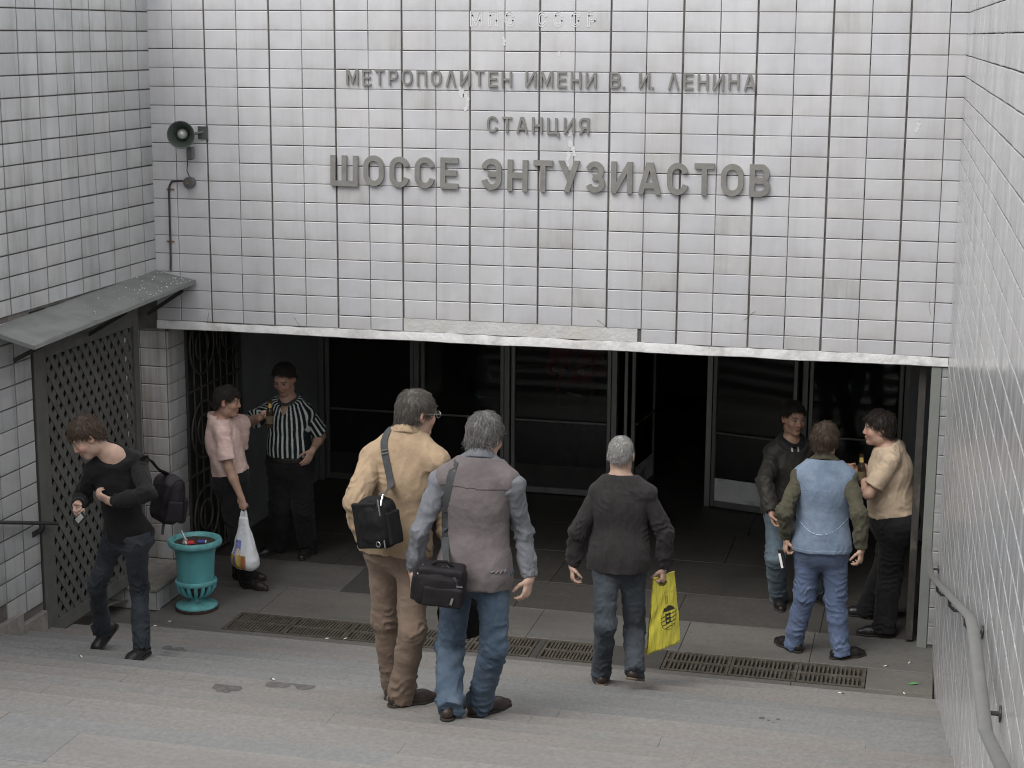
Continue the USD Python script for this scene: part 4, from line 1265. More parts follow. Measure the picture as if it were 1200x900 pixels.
tint_mat('skin', rough=0.5, bump=0.12, bscale=220, spec=0.35, var=0.14, vscale=26)
tint_mat('printed_cloth', rough=0.9, bump=0.32, bscale=34, bdist=0.013, spec=0.2, var=0.12, vscale=20)
tint_mat('printed_plastic', rough=0.32, bump=0.15, bscale=60, spec=0.5, var=0.05, vscale=12)
for n_, c_ in (('hair_dark', (0.022, 0.017, 0.014)), ('hair_brown', (0.055, 0.036, 0.024)), ('hair_greybrown', (0.085, 0.075, 0.066)), ('hair_grey', (0.135, 0.13, 0.124)), ('hair_silver', (0.25, 0.245, 0.235))):
    pmat(n_, c_, var=0.42, scale=130, rough=0.55, bump=0.8, bscale=170, stretch=(1, 1, 0.22), bstretch=(1, 1, 0.2), bdist=0.006, spec=0.4)
cloth('tan_poplin', (0.350, 0.258, 0.170), tint=((0.315, 0.230, 0.150), 5, 0.4))
cloth('brown_trouser', (0.173, 0.126, 0.096))
cloth('mauve_fleece', (0.142, 0.122, 0.124), weave=0.3, wscale=250, tint=((0.122, 0.105, 0.108), 5, 0.5))
cloth('grey_denim_shirt', (0.144, 0.150, 0.168), tint=((0.206, 0.213, 0.231), 9, 0.5))
cloth('blue_jean', (0.057, 0.086, 0.127), var=0.2, weave=0.35, tint=((0.114, 0.149, 0.194), 5, 0.75))
cloth('washed_jean', (0.104, 0.141, 0.235), var=0.15, weave=0.35, tint=((0.163, 0.208, 0.317), 5, 0.7))
cloth('denim_vest', (0.152, 0.202, 0.278), var=0.14, weave=0.35, tint=((0.229, 0.286, 0.365), 6, 0.7))
cloth('denim_seam', (0.34, 0.42, 0.52), var=0.2)
cloth('dark_jean', (0.022, 0.027, 0.034), var=0.25, weave=0.35, tint=((0.05, 0.058, 0.068), 5, 0.75))
cloth('slate_trouser', (0.044, 0.053, 0.064), var=0.2, tint=((0.083, 0.097, 0.116), 5, 0.65))
cloth('teal_jean', (0.096, 0.129, 0.155), var=0.2, weave=0.3)
cloth('charcoal_knit', (0.028, 0.025, 0.026), var=0.2, weave=0.5, wscale=180, stretch=(3, 3, 0.6), tint=((0.038, 0.034, 0.036), 6, 0.6))
cloth('black_knit', (0.010, 0.010, 0.011), var=0.25, weave=0.4, wscale=200)
cloth('black_cloth', (0.012, 0.012, 0.013), var=0.3)
cloth('olive_shirt', (0.067, 0.063, 0.043), tint=((0.091, 0.085, 0.059), 7, 0.6))
cloth('dark_jacket', (0.028, 0.026, 0.022), var=0.2, rough=0.6)
cloth('collar_dark', (0.012, 0.012, 0.013), var=0.2, weave=0.6, wscale=150)
cloth('beige_knit', (0.482, 0.379, 0.277), tint=((0.426, 0.329, 0.234), 6, 0.5))
cloth('red_cloth', (0.28, 0.035, 0.03))
pmat('shoe_brown', (0.034, 0.023, 0.018), var=0.25, scale=30, rough=0.5, bump=0.1)
pmat('shoe_black', (0.013, 0.012, 0.012), var=0.3, scale=30, rough=0.38, bump=0.1)
pmat('shoe_sole', (0.03, 0.026, 0.022), var=0.2, scale=40, rough=0.8)
pmat('sole_tan', (0.17, 0.13, 0.09), var=0.2, scale=40, rough=0.8)
pmat('shoe_white', (0.55, 0.54, 0.52), var=0.1, scale=40, rough=0.6)
pmat('bag_nylon', (0.0075, 0.0073, 0.008), spec=0.22, var=0.3, scale=22, rough=0.7, bump=0.35, bscale=500, bdist=0.002)
pmat('bag_purple', (0.013, 0.0105, 0.013), spec=0.25, var=0.3, scale=22, rough=0.65, bump=0.35, bscale=500, bdist=0.002)
pmat('strap_web', (0.045, 0.047, 0.05), var=0.2, scale=60, rough=0.8, bump=0.4, bscale=600, bdist=0.002)
pmat('bag_piping', (0.16, 0.16, 0.165), var=0.15, scale=40, rough=0.6)
pmat('steel', (0.42, 0.42, 0.41), var=0.1, scale=40, rough=0.3, metal=0.9)
pmat('phone_plastic', (0.012, 0.012, 0.014), var=0.2, scale=40, rough=0.25)
pmat('bottle_glass', (0.022, 0.014, 0.008), var=0.2, scale=30, rough=0.12)
pmat('bottle_label', (0.10, 0.08, 0.045), var=0.1, scale=40, rough=0.6)
pmat('bottle_gold', (0.55, 0.42, 0.14), var=0.1, scale=40, rough=0.35, metal=0.6)
pmat('belt', (0.015, 0.012, 0.010), var=0.2, scale=40, rough=0.5)


def head_frame(face, tilt_up=None):
    f = unit(face)
    u = np.array([0, 0, 1.0]) if tilt_up is None else unit(tilt_up)
    l = unit(np.cross(u, f))                     # the person's left
    u = np.cross(f, l)
    return np.stack([l, f, u])                   # rows: left, forward, up


def head_prims(c, R, s, jowl=0.0):
    """Prims of a head centred at c; R rows = left, forward, up; s = scale (1 for a 0.235 m head)."""
    w = lambda x, y, z: c + s * (x * R[0] + y * R[1] + z * R[2])
    E = lambda x, y, z, r, k=0.02, sub=False, Rr=None: ell(w(x, y, z), R if Rr is None else Rr, np.array(r) * s, k * s, sub)
    C = lambda a, b, ra, rb, k=0.015, sub=False: cone(w(*a), w(*b), ra * s, rb * s, k * s, None, 1.0, sub)
    P = [E(0, -.014, .030, (.074, .093, .086)), E(0, .022, -.035, (.060 + jowl, .066, .080), .03), E(0, .060, -.098, (.028, .026, .020), .03),
         E(.042, .0, -.072, (.022 + jowl, .034, .030), .03), E(-.042, .0, -.072, (.022 + jowl, .034, .030), .03),
         E(.040, .058, -.028, (.022, .022, .020), .025), E(-.040, .058, -.028, (.022, .022, .020), .025),
         C((-.036, .073, .026), (.036, .073, .026), .013, .013, .018),
         E(.032, .094, .006, (.019, .014, .011), .010, True), E(-.032, .094, .006, (.019, .014, .011), .010, True),
         E(.031, .074, .006, (.014, .012, .012), .004), E(-.031, .074, .006, (.014, .012, .012), .004),
         C((0, .080, .016), (0, .097, -.026), .008, .0130, .014), E(.011, .090, -.030, (.009, .010, .008), .008), E(-.011, .090, -.030, (.009, .010, .008), .008),
         E(0, .084, -.057, (.024, .013, .0065), .006), E(0, .082, -.069, (.020, .013, .0075), .006)]
    for q in (1, -1):
        a = math.radians(22) * q
        Re = np.stack([R[0] * math.cos(a) + R[1] * math.sin(a), -R[0] * math.sin(a) + R[1] * math.cos(a), R[2]])
        P += [E(.077 * q, -.010, -.006, (.010, .021, .033), .008, False, Re), E(.086 * q, -.004, -.004, (.007, .010, .017), .005, True, Re)]
    return P


def head_tint(v, c, R, s, base, brow, stub=0.0, hairc=None, bald=False):
    q = (v - c) @ R.T / s
    col = np.tile(np.array(base, float), (len(v), 1))
    near = np.linalg.norm(q, axis=1) < 0.19
    red = np.array(base) * np.array([1.05, 0.80, 0.76])

    def mix(mask, c2, a):
        col[mask] = col[mask] * (1 - a) + np.array(c2) * a
    mix(near & (np.abs(np.abs(q[:, 0]) - .045) < .02) & (q[:, 1] > .04) & (np.abs(q[:, 2] + .03) < .025), red, 0.5)
    mix(near & (np.abs(q[:, 0]) < .018) & (q[:, 1] > .09) & (np.abs(q[:, 2] + .022) < .018), red, 0.6)
    mix(near & (np.abs(q[:, 0]) > .072) & (np.abs(q[:, 2]) < .05), red, 0.6)
    mix(near & (np.abs(q[:, 0]) < .023) & (q[:, 1] > .075) & (np.abs(q[:, 2] + .063) < .012), (base[0] * .75, base[1] * .45, base[2] * .42), 0.75)
    mix(near & (np.abs(q[:, 0]) < .021) & (q[:, 1] > .075) & (np.abs(q[:, 2] + .0625) < .0028), np.array(base) * .25, 0.8)
    ex = np.abs(np.abs(q[:, 0]) - .031)
    mix(near & (ex < .014) & (q[:, 1] > .066) & (np.abs(q[:, 2] - .006) < .0065), (.34, .30, .27), 0.6)
    mix(near & (ex < .008) & (q[:, 1] > .066) & (np.abs(q[:, 2] - .006) < .0065), (.03, .025, .02), 0.95)
    mix(near & (ex < .016) & (q[:, 1] > .06) & (np.abs(q[:, 2] - .0135) < .0022), np.array(base) * .3, 0.7)
    mix(near & (ex < .019) & (q[:, 1] > .06) & (np.abs(q[:, 2] - .030 + ex * .15) < .005), brow, 0.8)
    if stub:
        mix(near & (q[:, 1] > -.02) & (q[:, 2] < -.035) & (q[:, 2] > -.125), np.array(base) * .55, stub)
    return col


def hair_mesh(c, R, s, slope=0.62, shift=0.0, thick=0.012, seed=0, h=0.0045, tuft=0.004, sideburn=True):
    w = lambda x, y, z: c + s * (x * R[0] + y * R[1] + z * R[2])
    nrm = unit(slope * R[1] - R[2])
    P = [ell(w(0, -.016, .032), R, (np.array((.074, .093, .086)) + thick) * s, .02)]
    P.append(ell(w(0, -.035, -.02), R, (np.array((.066, .070, .075)) + thick * .8) * s, .03))
    G = [(P, [(w(0, 0, .004 + shift), nrm)])]
    m = field_mesh(G, h)
    n = m.vertex_normals
    f = meshkit.fbm(np.stack([(m.vertices @ R[0]) * 70, (m.vertices @ R[1]) * 70, (m.vertices @ R[2]) * 22], 1), 3, seed) - 0.5
    g = meshkit.noise(m.vertices * 22, seed + 5) - 0.5
    dpl = -((m.vertices - w(0, 0, .004 + shift)) @ nrm)
    rag = (meshkit.fbm(m.vertices * 45, 3, seed + 2) - 0.5) * .030
    m.vertices = m.vertices + n * (f * tuft * 2.4 + g * tuft * 1.5)[:, None] + nrm * (rag * np.exp(-np.abs(dpl) / .012))[:, None]
    return m


def strands(m, c, R, s, mat, parent, count=2600, length=.03, seed=0, lift=.0035, messy=.35):
    """Fine hair combed over the cap m away from the crown."""
    r = np.random.default_rng(seed + 11)
    a = m.area_faces
    fi = r.choice(len(a), count, p=a / a.sum())
    b = r.dirichlet((1, 1, 1), count)
    p = (m.vertices[m.faces[fi]] * b[..., None]).sum(1)
    n = m.face_normals[fi]
    crown = c + s * (-.045 * R[1] + .10 * R[2])
    keep = np.abs((p - c) @ R[2]) < 9
    t = p - crown
    t = t - n * (t * n).sum(1, keepdims=True)
    t /= np.linalg.norm(t, axis=1, keepdims=True) + 1e-9
    clump = meshkit.noise(p * 38, seed)[:, None] - .5
    side = np.cross(n, t)
    t = t + side * (clump * messy * 2.2 + r.normal(0, messy * .45, (count, 1)))
    t /= np.linalg.norm(t, axis=1, keepdims=True)
    L = length * s * r.uniform(.6, 1.25, (count, 1))
    lf = lift * s * r.uniform(.2, 1.6, (count, 1))
    pts = [p - n * .001, p + t * L * .33 + n * lf, p + t * L * .68 + n * lf * .9, p + t * L - R[2] * L * .12 - n * lf * .2]
    cv = UsdGeom.BasisCurves.Define(stage, path_for('hair_strands', parent))
    P_ = np.stack(pts, 1).reshape(-1, 3)
    cv.CreateTypeAttr('linear')
    cv.CreatePointsAttr([Gf.Vec3f(*map(float, q)) for q in P_])
    cv.CreateCurveVertexCountsAttr([4] * count)
    cv.CreateWidthsAttr([.0016] * len(P_))
    cv.SetWidthsInterpolation('vertex')
    UsdShade.MaterialBindingAPI.Apply(cv.GetPrim()).Bind(MAT[mat])
    cv.GetPrim().SetCustomDataByKey('kind', 'stuff')


def hand_prims(W, d, palm, thumb, s=1.0, curl=0.35, spread=0.25, grip=False):
    """W wrist, d towards the knuckles, palm = the way the palm faces, thumb = +1 / -1 side. curl 0 straight .. 1 fist."""
    d = unit(d)
    p = unit(np.asarray(palm, float) - d * (np.asarray(palm) @ d))
    t = np.cross(d, p) * thumb                    # towards the thumb side
    P = [cone(W - d * .02, W + d * .02 * s, .024 * s, .026 * s, .015), cone(W + d * .03 * s, W + d * .078 * s, .035 * s, .038 * s, .02, p, 2.3)]
    lens = [.070, .078, .072, .056]
    for i in range(4):
        o = (.029 - .0195 * i) * s
        k0 = W + d * (.088 - abs(i - 1) * .004) * s + t * o
        dirn = unit(d + t * (spread * (0.18 - .12 * i)))
        a = curl * (1.0 + .12 * i)
        q = k0
        seg = [.46, .31, .25]
        ang = 0.0
        r0 = (.0094 if i < 3 else .0082) * s
        P.append(cone(W + d * .05 * s + t * o * .8, k0, .011 * s, r0 * 1.08, .010))
        for j in range(3):
            ang += a * [0.75, 1.15, .8][j]
            dd = dirn * math.cos(ang) + p * math.sin(ang)
            e = q + dd * lens[i] * 1.08 * seg[j] * s
            P.append(cone(q, e, r0 * (1 - .06 * j), r0 * (.94 - .07 * j), .0045))
            q = e
    b = W + d * .028 * s + t * .026 * s
    th1 = b + unit(d * .62 + t * .72 + p * (.30 + .5 * curl)) * .042 * s
    th2 = th1 + unit(d * .85 + t * (.30 - .5 * curl) + p * (.35 + .7 * curl)) * .032 * s
    th3 = th2 + unit(d * .9 - t * .25 * curl + p * (.4 + .8 * curl)) * .026 * s
    P += [cone(W + d * .02 * s + t * .012 * s, b, .018 * s, .017 * s, .012), cone(b, th1, .0155 * s, .0115 * s, .01), cone(th1, th2, .0112 * s, .0100 * s, .005), cone(th2, th3, .0100 * s, .0080 * s, .005)]
    return P


LASTV = {}


def person(name_label, J, o):
    """J joints (3-d), o options. Builds one person: a continuous body under hair, clothes and shoes."""
    s = o.get('s', 1.0)
    for q in 'LR':
        J.setdefault('sn' + q, np.array([0, 0, 1.0]))
    fwd = unit(np.array([*o['face'], 0.0]))
    root = thing('person', name_label, 'person', o.get('group'))
    P, N = J['hip'], J['neck']
    up = unit(N - P)
    L = np.linalg.norm(N - P)
    lat = unit(J['shL'] - J['shR'])
    tf = unit(np.cross(lat, up))                   # chest normal
    if tf @ fwd < 0:
        tf = -tf
    hl = unit(J['hipL'] - J['hipR'])
    hf = unit(np.cross(hl, [0, 0, 1.0]))
    if hf @ fwd < 0:
        hf = -hf
    g = o.get('girth', 1.0)
    belly = o.get('belly', 0.0)
    dep = o.get('depth', 0.68)
    gl_ = o.get('hipw', 1.0)

    def torso(off, low=0.0, flare=0.0, bl=belly, yoke=1.0):
        r = lambda x: x * s * g + off
        at = lambda t: P + up * (L * t)
        Q = [cone(at(0.0), at(.30), r(.158 * gl_), r(.146), .03, tf, 1 / (dep * 1.05)), cone(at(.30), at(.66), r(.146), r(.160), .03, tf, 1 / dep),
             cone(at(.66), at(.88), r(.160), r(.118), .03, tf, 1 / (dep * .95)),
             *[cone(at(.90) + (J['sh' + q] - at(.90)) * yoke, at(.90), .050 * s + off * (1 if yoke == 1 else 1.05), .070 * s + off, .05) for q in 'LR'],
             *[cone(at(.92) + (J['sh' + q] - at(.92)) * yoke, N + up * .015, .040 * s + off * (1 if yoke == 1 else 1.0), .050 * s + off * .6, .05) for q in 'LR'],
             ell(at(.60) + tf * .055 * s, np.stack([lat, tf, up]), (r(.125), .055 * s + off, .12 * s), .05),
             ell(at(.62) - tf * .05 * s, np.stack([lat, tf, up]), (r(.135), .06 * s + off, .15 * s), .05)]
        if bl:
            Q.append(ell(at(.24) + tf * .055 * s * bl, np.stack([lat, tf, up]), (r(.14), (.085 * bl + .03) * s + off, .17 * s), .07))
        if low:
            Q.append(cone(at(.05), P - up * low, r(.166 * gl_) + .006, r(.168 * gl_) + .008 + flare, .03, hf, 1 / (dep * 1.12)))
            for q in 'LR':
                Q.append(ell(J['hip' + q] - hf * .045 * s, np.stack([hl, hf, [0, 0, 1]]), (.088 * s + off, .077 * s + off + .004, .105 * s + off), .05))
        return Q

    arms = {}
    for q in 'LR':
        if 'el' + q in J:
            arms[q] = (J['sh' + q], J['el' + q], J['wr' + q])
    # ---- body
    hc, hR, hs = J['head'], head_frame(o['look'], o.get('headup')), s * o.get('headscale', 1.06)
    B = torso(-0.012)
    B += [cone(N - up * .02, hc + hs * (-.022 * hR[1] - .075 * hR[2]), .060 * s * o.get('neckw', 1), .054 * s * o.get('neckw', 1), .03)]
    B += head_prims(hc, hR, hs, o.get('jowl', 0.0))
    slim = .78 if any(t_.get('sleeve') == 'long' for t_ in o['tops']) else 1.0
    for q, (S, E_, W) in arms.items():
        B += [cone(S, E_, .046 * s * slim, .039 * s * slim, .03), cone(E_, E_ + (W - E_) * .35, .039 * s * slim, .040 * s * slim, .02), cone(E_ + (W - E_) * .35, W, .040 * s * slim, .0255 * s, .02)]
        hd = o.get('hand' + q, {})
        dirn = J['hd' + q] - W
        if not hd.get('none'):
            B += hand_prims(W, dirn, hd.get('palm', -unit(np.cross(lat, [0, 0, 1]) * 0 + (P - W) * [1, 1, 0])), hd.get('thumb', 1), s * .95, hd.get('curl', 0.4), hd.get('spread', .25))
    for q in 'LR':
        H, K, A_ = J['hip' + q], J['kn' + q], J['an' + q]
        B += [cone(H, K, .070 * s, .044 * s, .03), cone(K, K + (A_ - K) * .35, .044 * s, .046 * s, .02), cone(K + (A_ - K) * .35, A_, .046 * s, .032 * s, .02), cone(A_ - J['sn' + q] * .035, A_ - J['sn' + q] * .045 + unit(J['to' + q] - A_) * .09, .026 * s, .020 * s, .02)]
    bm = field_mesh([(B, [])], 0.0058)
    tint_ = head_tint(bm.vertices, hc, hR, hs, o.get('skin', (.46, .27, .19)), o.get('brow', (.05, .035, .025)), o.get('stubble', .15))
    tint_ *= (0.92 + 0.16 * meshkit.noise(bm.vertices * 30, 3))[:, None]
    obj('body', bm, 'skin', root, smooth=True, col=tint_)
    # ---- hair
    if o.get('hair'):
        hm_ = hair_mesh(hc, hR, hs, o.get('hslope', .62), o.get('hshift', 0.0), o.get('hthick', .012), seed=int(abs(hc[0] * 97)) % 50, tuft=o.get('tuft', .004))
        hp_ = obj('hair', hm_, o['hair'], root, smooth=True)
        strands(hm_, hc, hR, hs, o['hair'], hp_, o.get('hcount', 2600), o.get('hlen', .03), seed=int(abs(hc[0] * 97)) % 50, lift=o.get('hlift', .0035), messy=o.get('hmess', .35))
    # ---- trousers
    to = o.get('troff', 0.016)
    G = []
    pel = [cone(P + up * .10, P - up * .02, (.150 * g * s + to), (.160 * g * gl_ * s + to), .04, hf, 1 / (dep * 1.1)),
           ell(J['hipL'] - hf * .045 * s + np.array([0, 0, .0]), np.stack([hl, hf, [0, 0, 1]]), (.088 * s + to, .075 * s + to, .10 * s), .05),
           ell(J['hipR'] - hf * .045 * s + np.array([0, 0, .0]), np.stack([hl, hf, [0, 0, 1]]), (.088 * s + to, .075 * s + to, .10 * s), .05)]
    wt = o.get('waist', .03)
    legs_ax = {}
    for q in 'LR':
        H, K, A_ = J['hip' + q], J['kn' + q], J['an' + q]
        kr, hr_ = o.get('kneer', .068) * s, o.get('hemr', .070) * s
        hem = A_ + unit(A_ - K) * o.get('hemdrop', .062) * s
        legs_ax[q] = hem
        pel.append(cone(H, K, .080 * s * math.sqrt(g) + to, kr + to * .4, .06))
        seq = [cone(K - (K - H) * .12, K, kr + to * .5, kr + to * .4, .02), cone(K, K + (A_ - K) * .4, kr + to * .4, kr + to * .2, .02), cone(K + (A_ - K) * .4, hem, kr + to * .2, hr_ + to * .2, .02)]
        sag = unit(A_ - K)
        G.append((seq, [(hem, sag)]))
    G.insert(0, (pel, [(P + up * wt, up)]))
    tm_ = field_mesh(G, 0.0072)
    zs = [(J['an' + q], J['kn' + q], J['hip' + q]) for q in 'LR']

    def wleg(v):
        w_ = np.full(len(v), 0.35)
        for A_, K, H in zs:
            d1 = np.linalg.norm(v - A_, axis=1); d2 = np.linalg.norm(v - K, axis=1); d3 = np.linalg.norm(v - H, axis=1)
            w_ += 1.15 * np.exp(-(d1 / .16) ** 2) + .8 * np.exp(-(d2 / .14) ** 2) + .5 * np.exp(-(d3 / .15) ** 2)
        return w_
    tm_ = folds(tm_, o.get('trfold', .009), (8, 8, 12), seed=int(P[0] * 31) % 40, w=wleg)
    bones = []
    for q in 'LR':
        bones += [(J['hip' + q], J['kn' + q], .75, .8), (J['kn' + q], legs_ax[q], .7, 1.15)]
    tm_ = creases(tm_, bones, o.get('crease', .0115), seed=int(P[0] * 17) % 30)
    tr = obj('trousers', tm_, o['trousers'], root, smooth=True)
    if o.get('belt'):
        bp = patch(tm_, lambda v: ((v - P) @ up > wt - .05) & ((v - P) @ up < wt - .008), .004)
        if bp is not None:
            obj('belt', bp, 'belt', root, smooth=True)
    if o.get('pockets'):
        for q in 'LR':
            c0 = J['hip' + q] - hf * .11 * s + np.array([0, 0, .035])
            a_ = hl if q == 'L' else -hl
            pm = patch(tm_, lambda v: (np.abs((v - c0) @ hl) < .066) & (v[:, 2] - c0[2] < .055) & (v[:, 2] - c0[2] > -.085 + .035 * np.abs((v - c0) @ hl) / .066) & ((v - c0) @ hf < .06), .0035)
            if pm is not None:
                obj('back_pocket', pm, o['trousers'], tr, smooth=True)
    # ---- shoes
    for q in 'LR':
        A_, T_ = J['an' + q], J['to' + q]
        fd = unit(T_ - A_)
        sole_n = J.get('sn' + q, np.array([0, 0, 1.0]))
        fd = unit(fd - sole_n * (fd @ sole_n))
        side = np.cross(sole_n, fd)
        g0_ = A_ - sole_n * .088 * s                # the point of the sole under the ankle
        w = lambda x, z: g0_ + fd * x * s + sole_n * z * s
        S_ = [cone(w(-.045, .040), w(.03, .050), .036 * s, .036 * s, .02), cone(w(.03, .045), w(.125, .030), .040 * s, .043 * s, .02), cone(w(.125, .026), w(.185, .022), .043 * s, .028 * s, .02),
              cone(w(-.02, .05), A_ + sole_n * .02, .038 * s, .037 * s, .02)]
        sh = field_mesh([(S_, [(w(0, .012), -sole_n)])], 0.0065)
        so = field_mesh([([cone(w(-.045, .012), w(.03, .012), .040 * s, .036 * s, .015), cone(w(.03, .012), w(.125, .012), .038 * s, .047 * s, .02), cone(w(.125, .012), w(.185, .012), .047 * s, .031 * s, .02)], [(w(0, .016), sole_n), (w(0, .001), -sole_n)])], 0.0065)
        p_ = obj('shoe', sh, o.get('shoes', 'shoe_black'), root, smooth=True)
        obj('sole', so, o.get('sole', 'shoe_sole'), p_, smooth=40)
    # ---- tops
    out = dict(J=J, root=root, P=P, N=N, up=up, tf=tf, lat=lat, L=L, trousers=tm_, tr=tr, head=(hc, hR, hs))
    for k, top in enumerate(o['tops']):
        off, hem = top['off'] * s, top.get('hem', .08)
        G = []
        if top.get('body', True):
            cuts = [(P - up * hem, -up)]
            neck = top.get('neck', .03)
            cuts.append((N + up * neck + tf * .0, unit(up + tf * top.get('neckslope', .35))))
            Q = torso(off, hem + .03 if hem > 0 else 0.0, top.get('flare', 0.0), belly, top.get('yoke', 1.0))
            if top.get('vneck'):                          # an open collar
                Q.append(cone(N + up * .02 + tf * .085, N - up * top['vneck'] + tf * .135, .046 * s, .010 * s, .008, None, 1.0, True))
            G.append((Q, cuts))
        sl = top.get('sleeve')
        if sl:
            for q, (S, E_, W) in arms.items():
                u0 = .046 * s + off
                if sl == 'short':
                    T1 = S + (E_ - S) * top.get('slen', .72)
                    seq = [cone(S, T1, u0 + .004, u0 + top.get('sflare', .014), .03)]
                    ct = [(T1 - unit(E_ - S) * .012, unit(E_ - S))]
                else:
                    W1 = W + unit(W - E_) * top.get('cuff', .0)
                    seq = [cone(S, E_, u0, .040 * s + off, .03), cone(E_, E_ + (W1 - E_) * .6, .040 * s + off, .036 * s + off, .02), cone(E_ + (W1 - E_) * .6, W1, .036 * s + off, .030 * s + off * .75, .02)]
                    ct = [(W1 - unit(W - E_) * .004, unit(W - E_))]
                if top.get('armhole') is not None:         # sleeves that come out from under a sleeveless vest
                    seq = [cone(S + (J['sh' + ('R' if q == 'L' else 'L')] - S) * .12, S, .044 * s + off, u0, .03)] + seq
                G.append((seq, ct))
        m_ = field_mesh(G, top.get('h', 0.0072))

        def wtop(v):
            w_ = np.full(len(v), .45)
            for q, (S, E_, W) in arms.items():
                w_ += 1.0 * np.exp(-(np.linalg.norm(v - E_, axis=1) / .13) ** 2) + .5 * np.exp(-(np.linalg.norm(v - S, axis=1) / .12) ** 2) + .6 * np.exp(-(np.linalg.norm(v - W, axis=1) / .09) ** 2)
            w_ += .6 * np.exp(-(((v - P) @ up + hem) / .07) ** 2)
            return w_
        m_ = folds(m_, top.get('fold', .010), top.get('ffreq', (11, 11, 6.5)), seed=k * 7 + int(P[0] * 53) % 40, w=wtop)
        if sl == 'long':
            bones = []
            for q, (S, E_, W) in arms.items():
                bones += [(S, E_, .55, 1.0), (E_, W, .9, .8)]
            m_ = creases(m_, bones, top.get('crease', .010), seed=k * 3 + int(P[0] * 19) % 30, width=.12)
        kw = {}
        if 'tint' in top:
            kw['col'] = top['tint'](m_.vertices, out, arms)
        t_ = obj(top['name'], m_, top['mat'], root, smooth=True, **kw)
        out[top['name']] = (t_, m_)
        if top.get('collar'):
            c_ = N + up * top.get('cz', .03)
            rr = top.get('cr', .068) * s
            cl = []
            th = np.linspace(0, 2 * math.pi, 40, endpoint=False)
            ht = top.get('ch', .035)
            for kz, (dr, dzz) in enumerate(((-.004, -.012), (.002, ht), (.010, ht + .002), (.024, -.004), (.020, -.012))):
                for a in th:
                    openf = max(0, math.cos(a - 0)) ** 6 * top.get('open', .6)
                    rad = (rr + dr) * (1 + .18 * openf)
                    cl.append(c_ + (lat * math.sin(a) * rad + tf * math.cos(a) * rad * 1.05) + up * (dzz * (1 - .55 * openf)) - up * .028 * math.cos(a))
            F = []
            for kz in range(4):
                for a in range(40):
                    b = (a + 1) % 40
                    F += [(kz * 40 + a, kz * 40 + b, kz * 40 + 40 + b), (kz * 40 + a, kz * 40 + 40 + b, kz * 40 + 40 + a)]
            cm = trimesh.Trimesh(cl, F, process=False)
            cvv = cm.vertices + cm.vertex_normals * ((meshkit.noise(cm.vertices * 30, 3) - .5) * .006)[:, None]
            obj('collar', trimesh.Trimesh(cvv, F, process=False), top['collar'], t_, smooth=True, **({'col': np.tile(top['ccol'], (len(cvv), 1))} if 'ccol' in top else {}))
    return out


def feet(J, q, px, py, dx, dy_, lift=0.0, pitch=0.0, gz=None):
    """Ankle, toe and sole of foot q from the pixel of the ground under the ankle; lift raises it, pitch > 0 raises the heel (degrees)."""
    if gz is None:
        x, y, z = ground_point(px, py)
        z -= 0.002
    else:
        d = ray(px, py)
        p = CAM + (gz - CAM[2]) / d[2] * d
        x, y, z = p[0], p[1], gz
    f = unit([dx, dy_, 0])
    a = math.radians(pitch)
    fd = f * math.cos(a) - np.array([0, 0, 1]) * math.sin(a)
    n = f * math.sin(a) + np.array([0, 0, 1]) * math.cos(a)
    ball = np.array([x, y, z + lift]) + f * .125
    sole = ball - fd * .125
    J['an' + q] = sole + n * .088
    J['to' + q] = J['an' + q] + fd * .18 - n * .05
    J['sn' + q] = n


def limb(J, q, el, wr, hd, s=1.0, nel=True, nwr=True, nhd=True, Lu=.295, Lf=.255, Lh=.10):
    J['el' + q] = on_ray(*el, J['sh' + q], Lu * s, nel)
    J['wr' + q] = on_ray(*wr, J['el' + q], Lf * s, nwr)
    J['hd' + q] = on_ray(*hd, J['wr' + q], Lh * s, nhd)


def leg(J, q, kn, s=1.0, near=False, Lt=.43, Ls=.42):
    """The knee: on the ray of its pixel, where thigh and shin come out best, bent towards the camera (near) or away."""
    d = unit(ray(*kn))
    t0 = (J['hip' + q] - CAM) @ d
    best = None
    for t in np.linspace(t0 - .45, t0 + .45, 181):
        K = CAM + d * t
        a, b = np.linalg.norm(K - J['hip' + q]) - Lt * s, np.linalg.norm(K - J['an' + q]) - Ls * s
        mid = (J['hip' + q] + J['an' + q]) / 2
        cst = a * a + b * b + .012 * ((K - mid) @ d) * (1 if near else -1)
        if best is None or cst < best[0]:
            best = (cst, K)
    J['kn' + q] = best[1]


def lengths(tag_, J):
    d = lambda a, b: round(float(np.linalg.norm(J[a] - J[b])), 2)
    if DEBUG:
        print(tag_, 'torso', d('hip', 'neck'), 'sh', d('shL', 'shR'), 'neck-head', d('neck', 'head'), *[f"{q}: th {d('hip' + q, 'kn' + q)} shin {d('kn' + q, 'an' + q)} " for q in 'LR'],
              'hipw', d('hipL', 'hipR'), 'hip', np.round(J['hip'], 2), 'an', np.round(J['anL'], 2), np.round(J['anR'], 2), 'head', np.round(J['head'], 2))


DEBUG = False

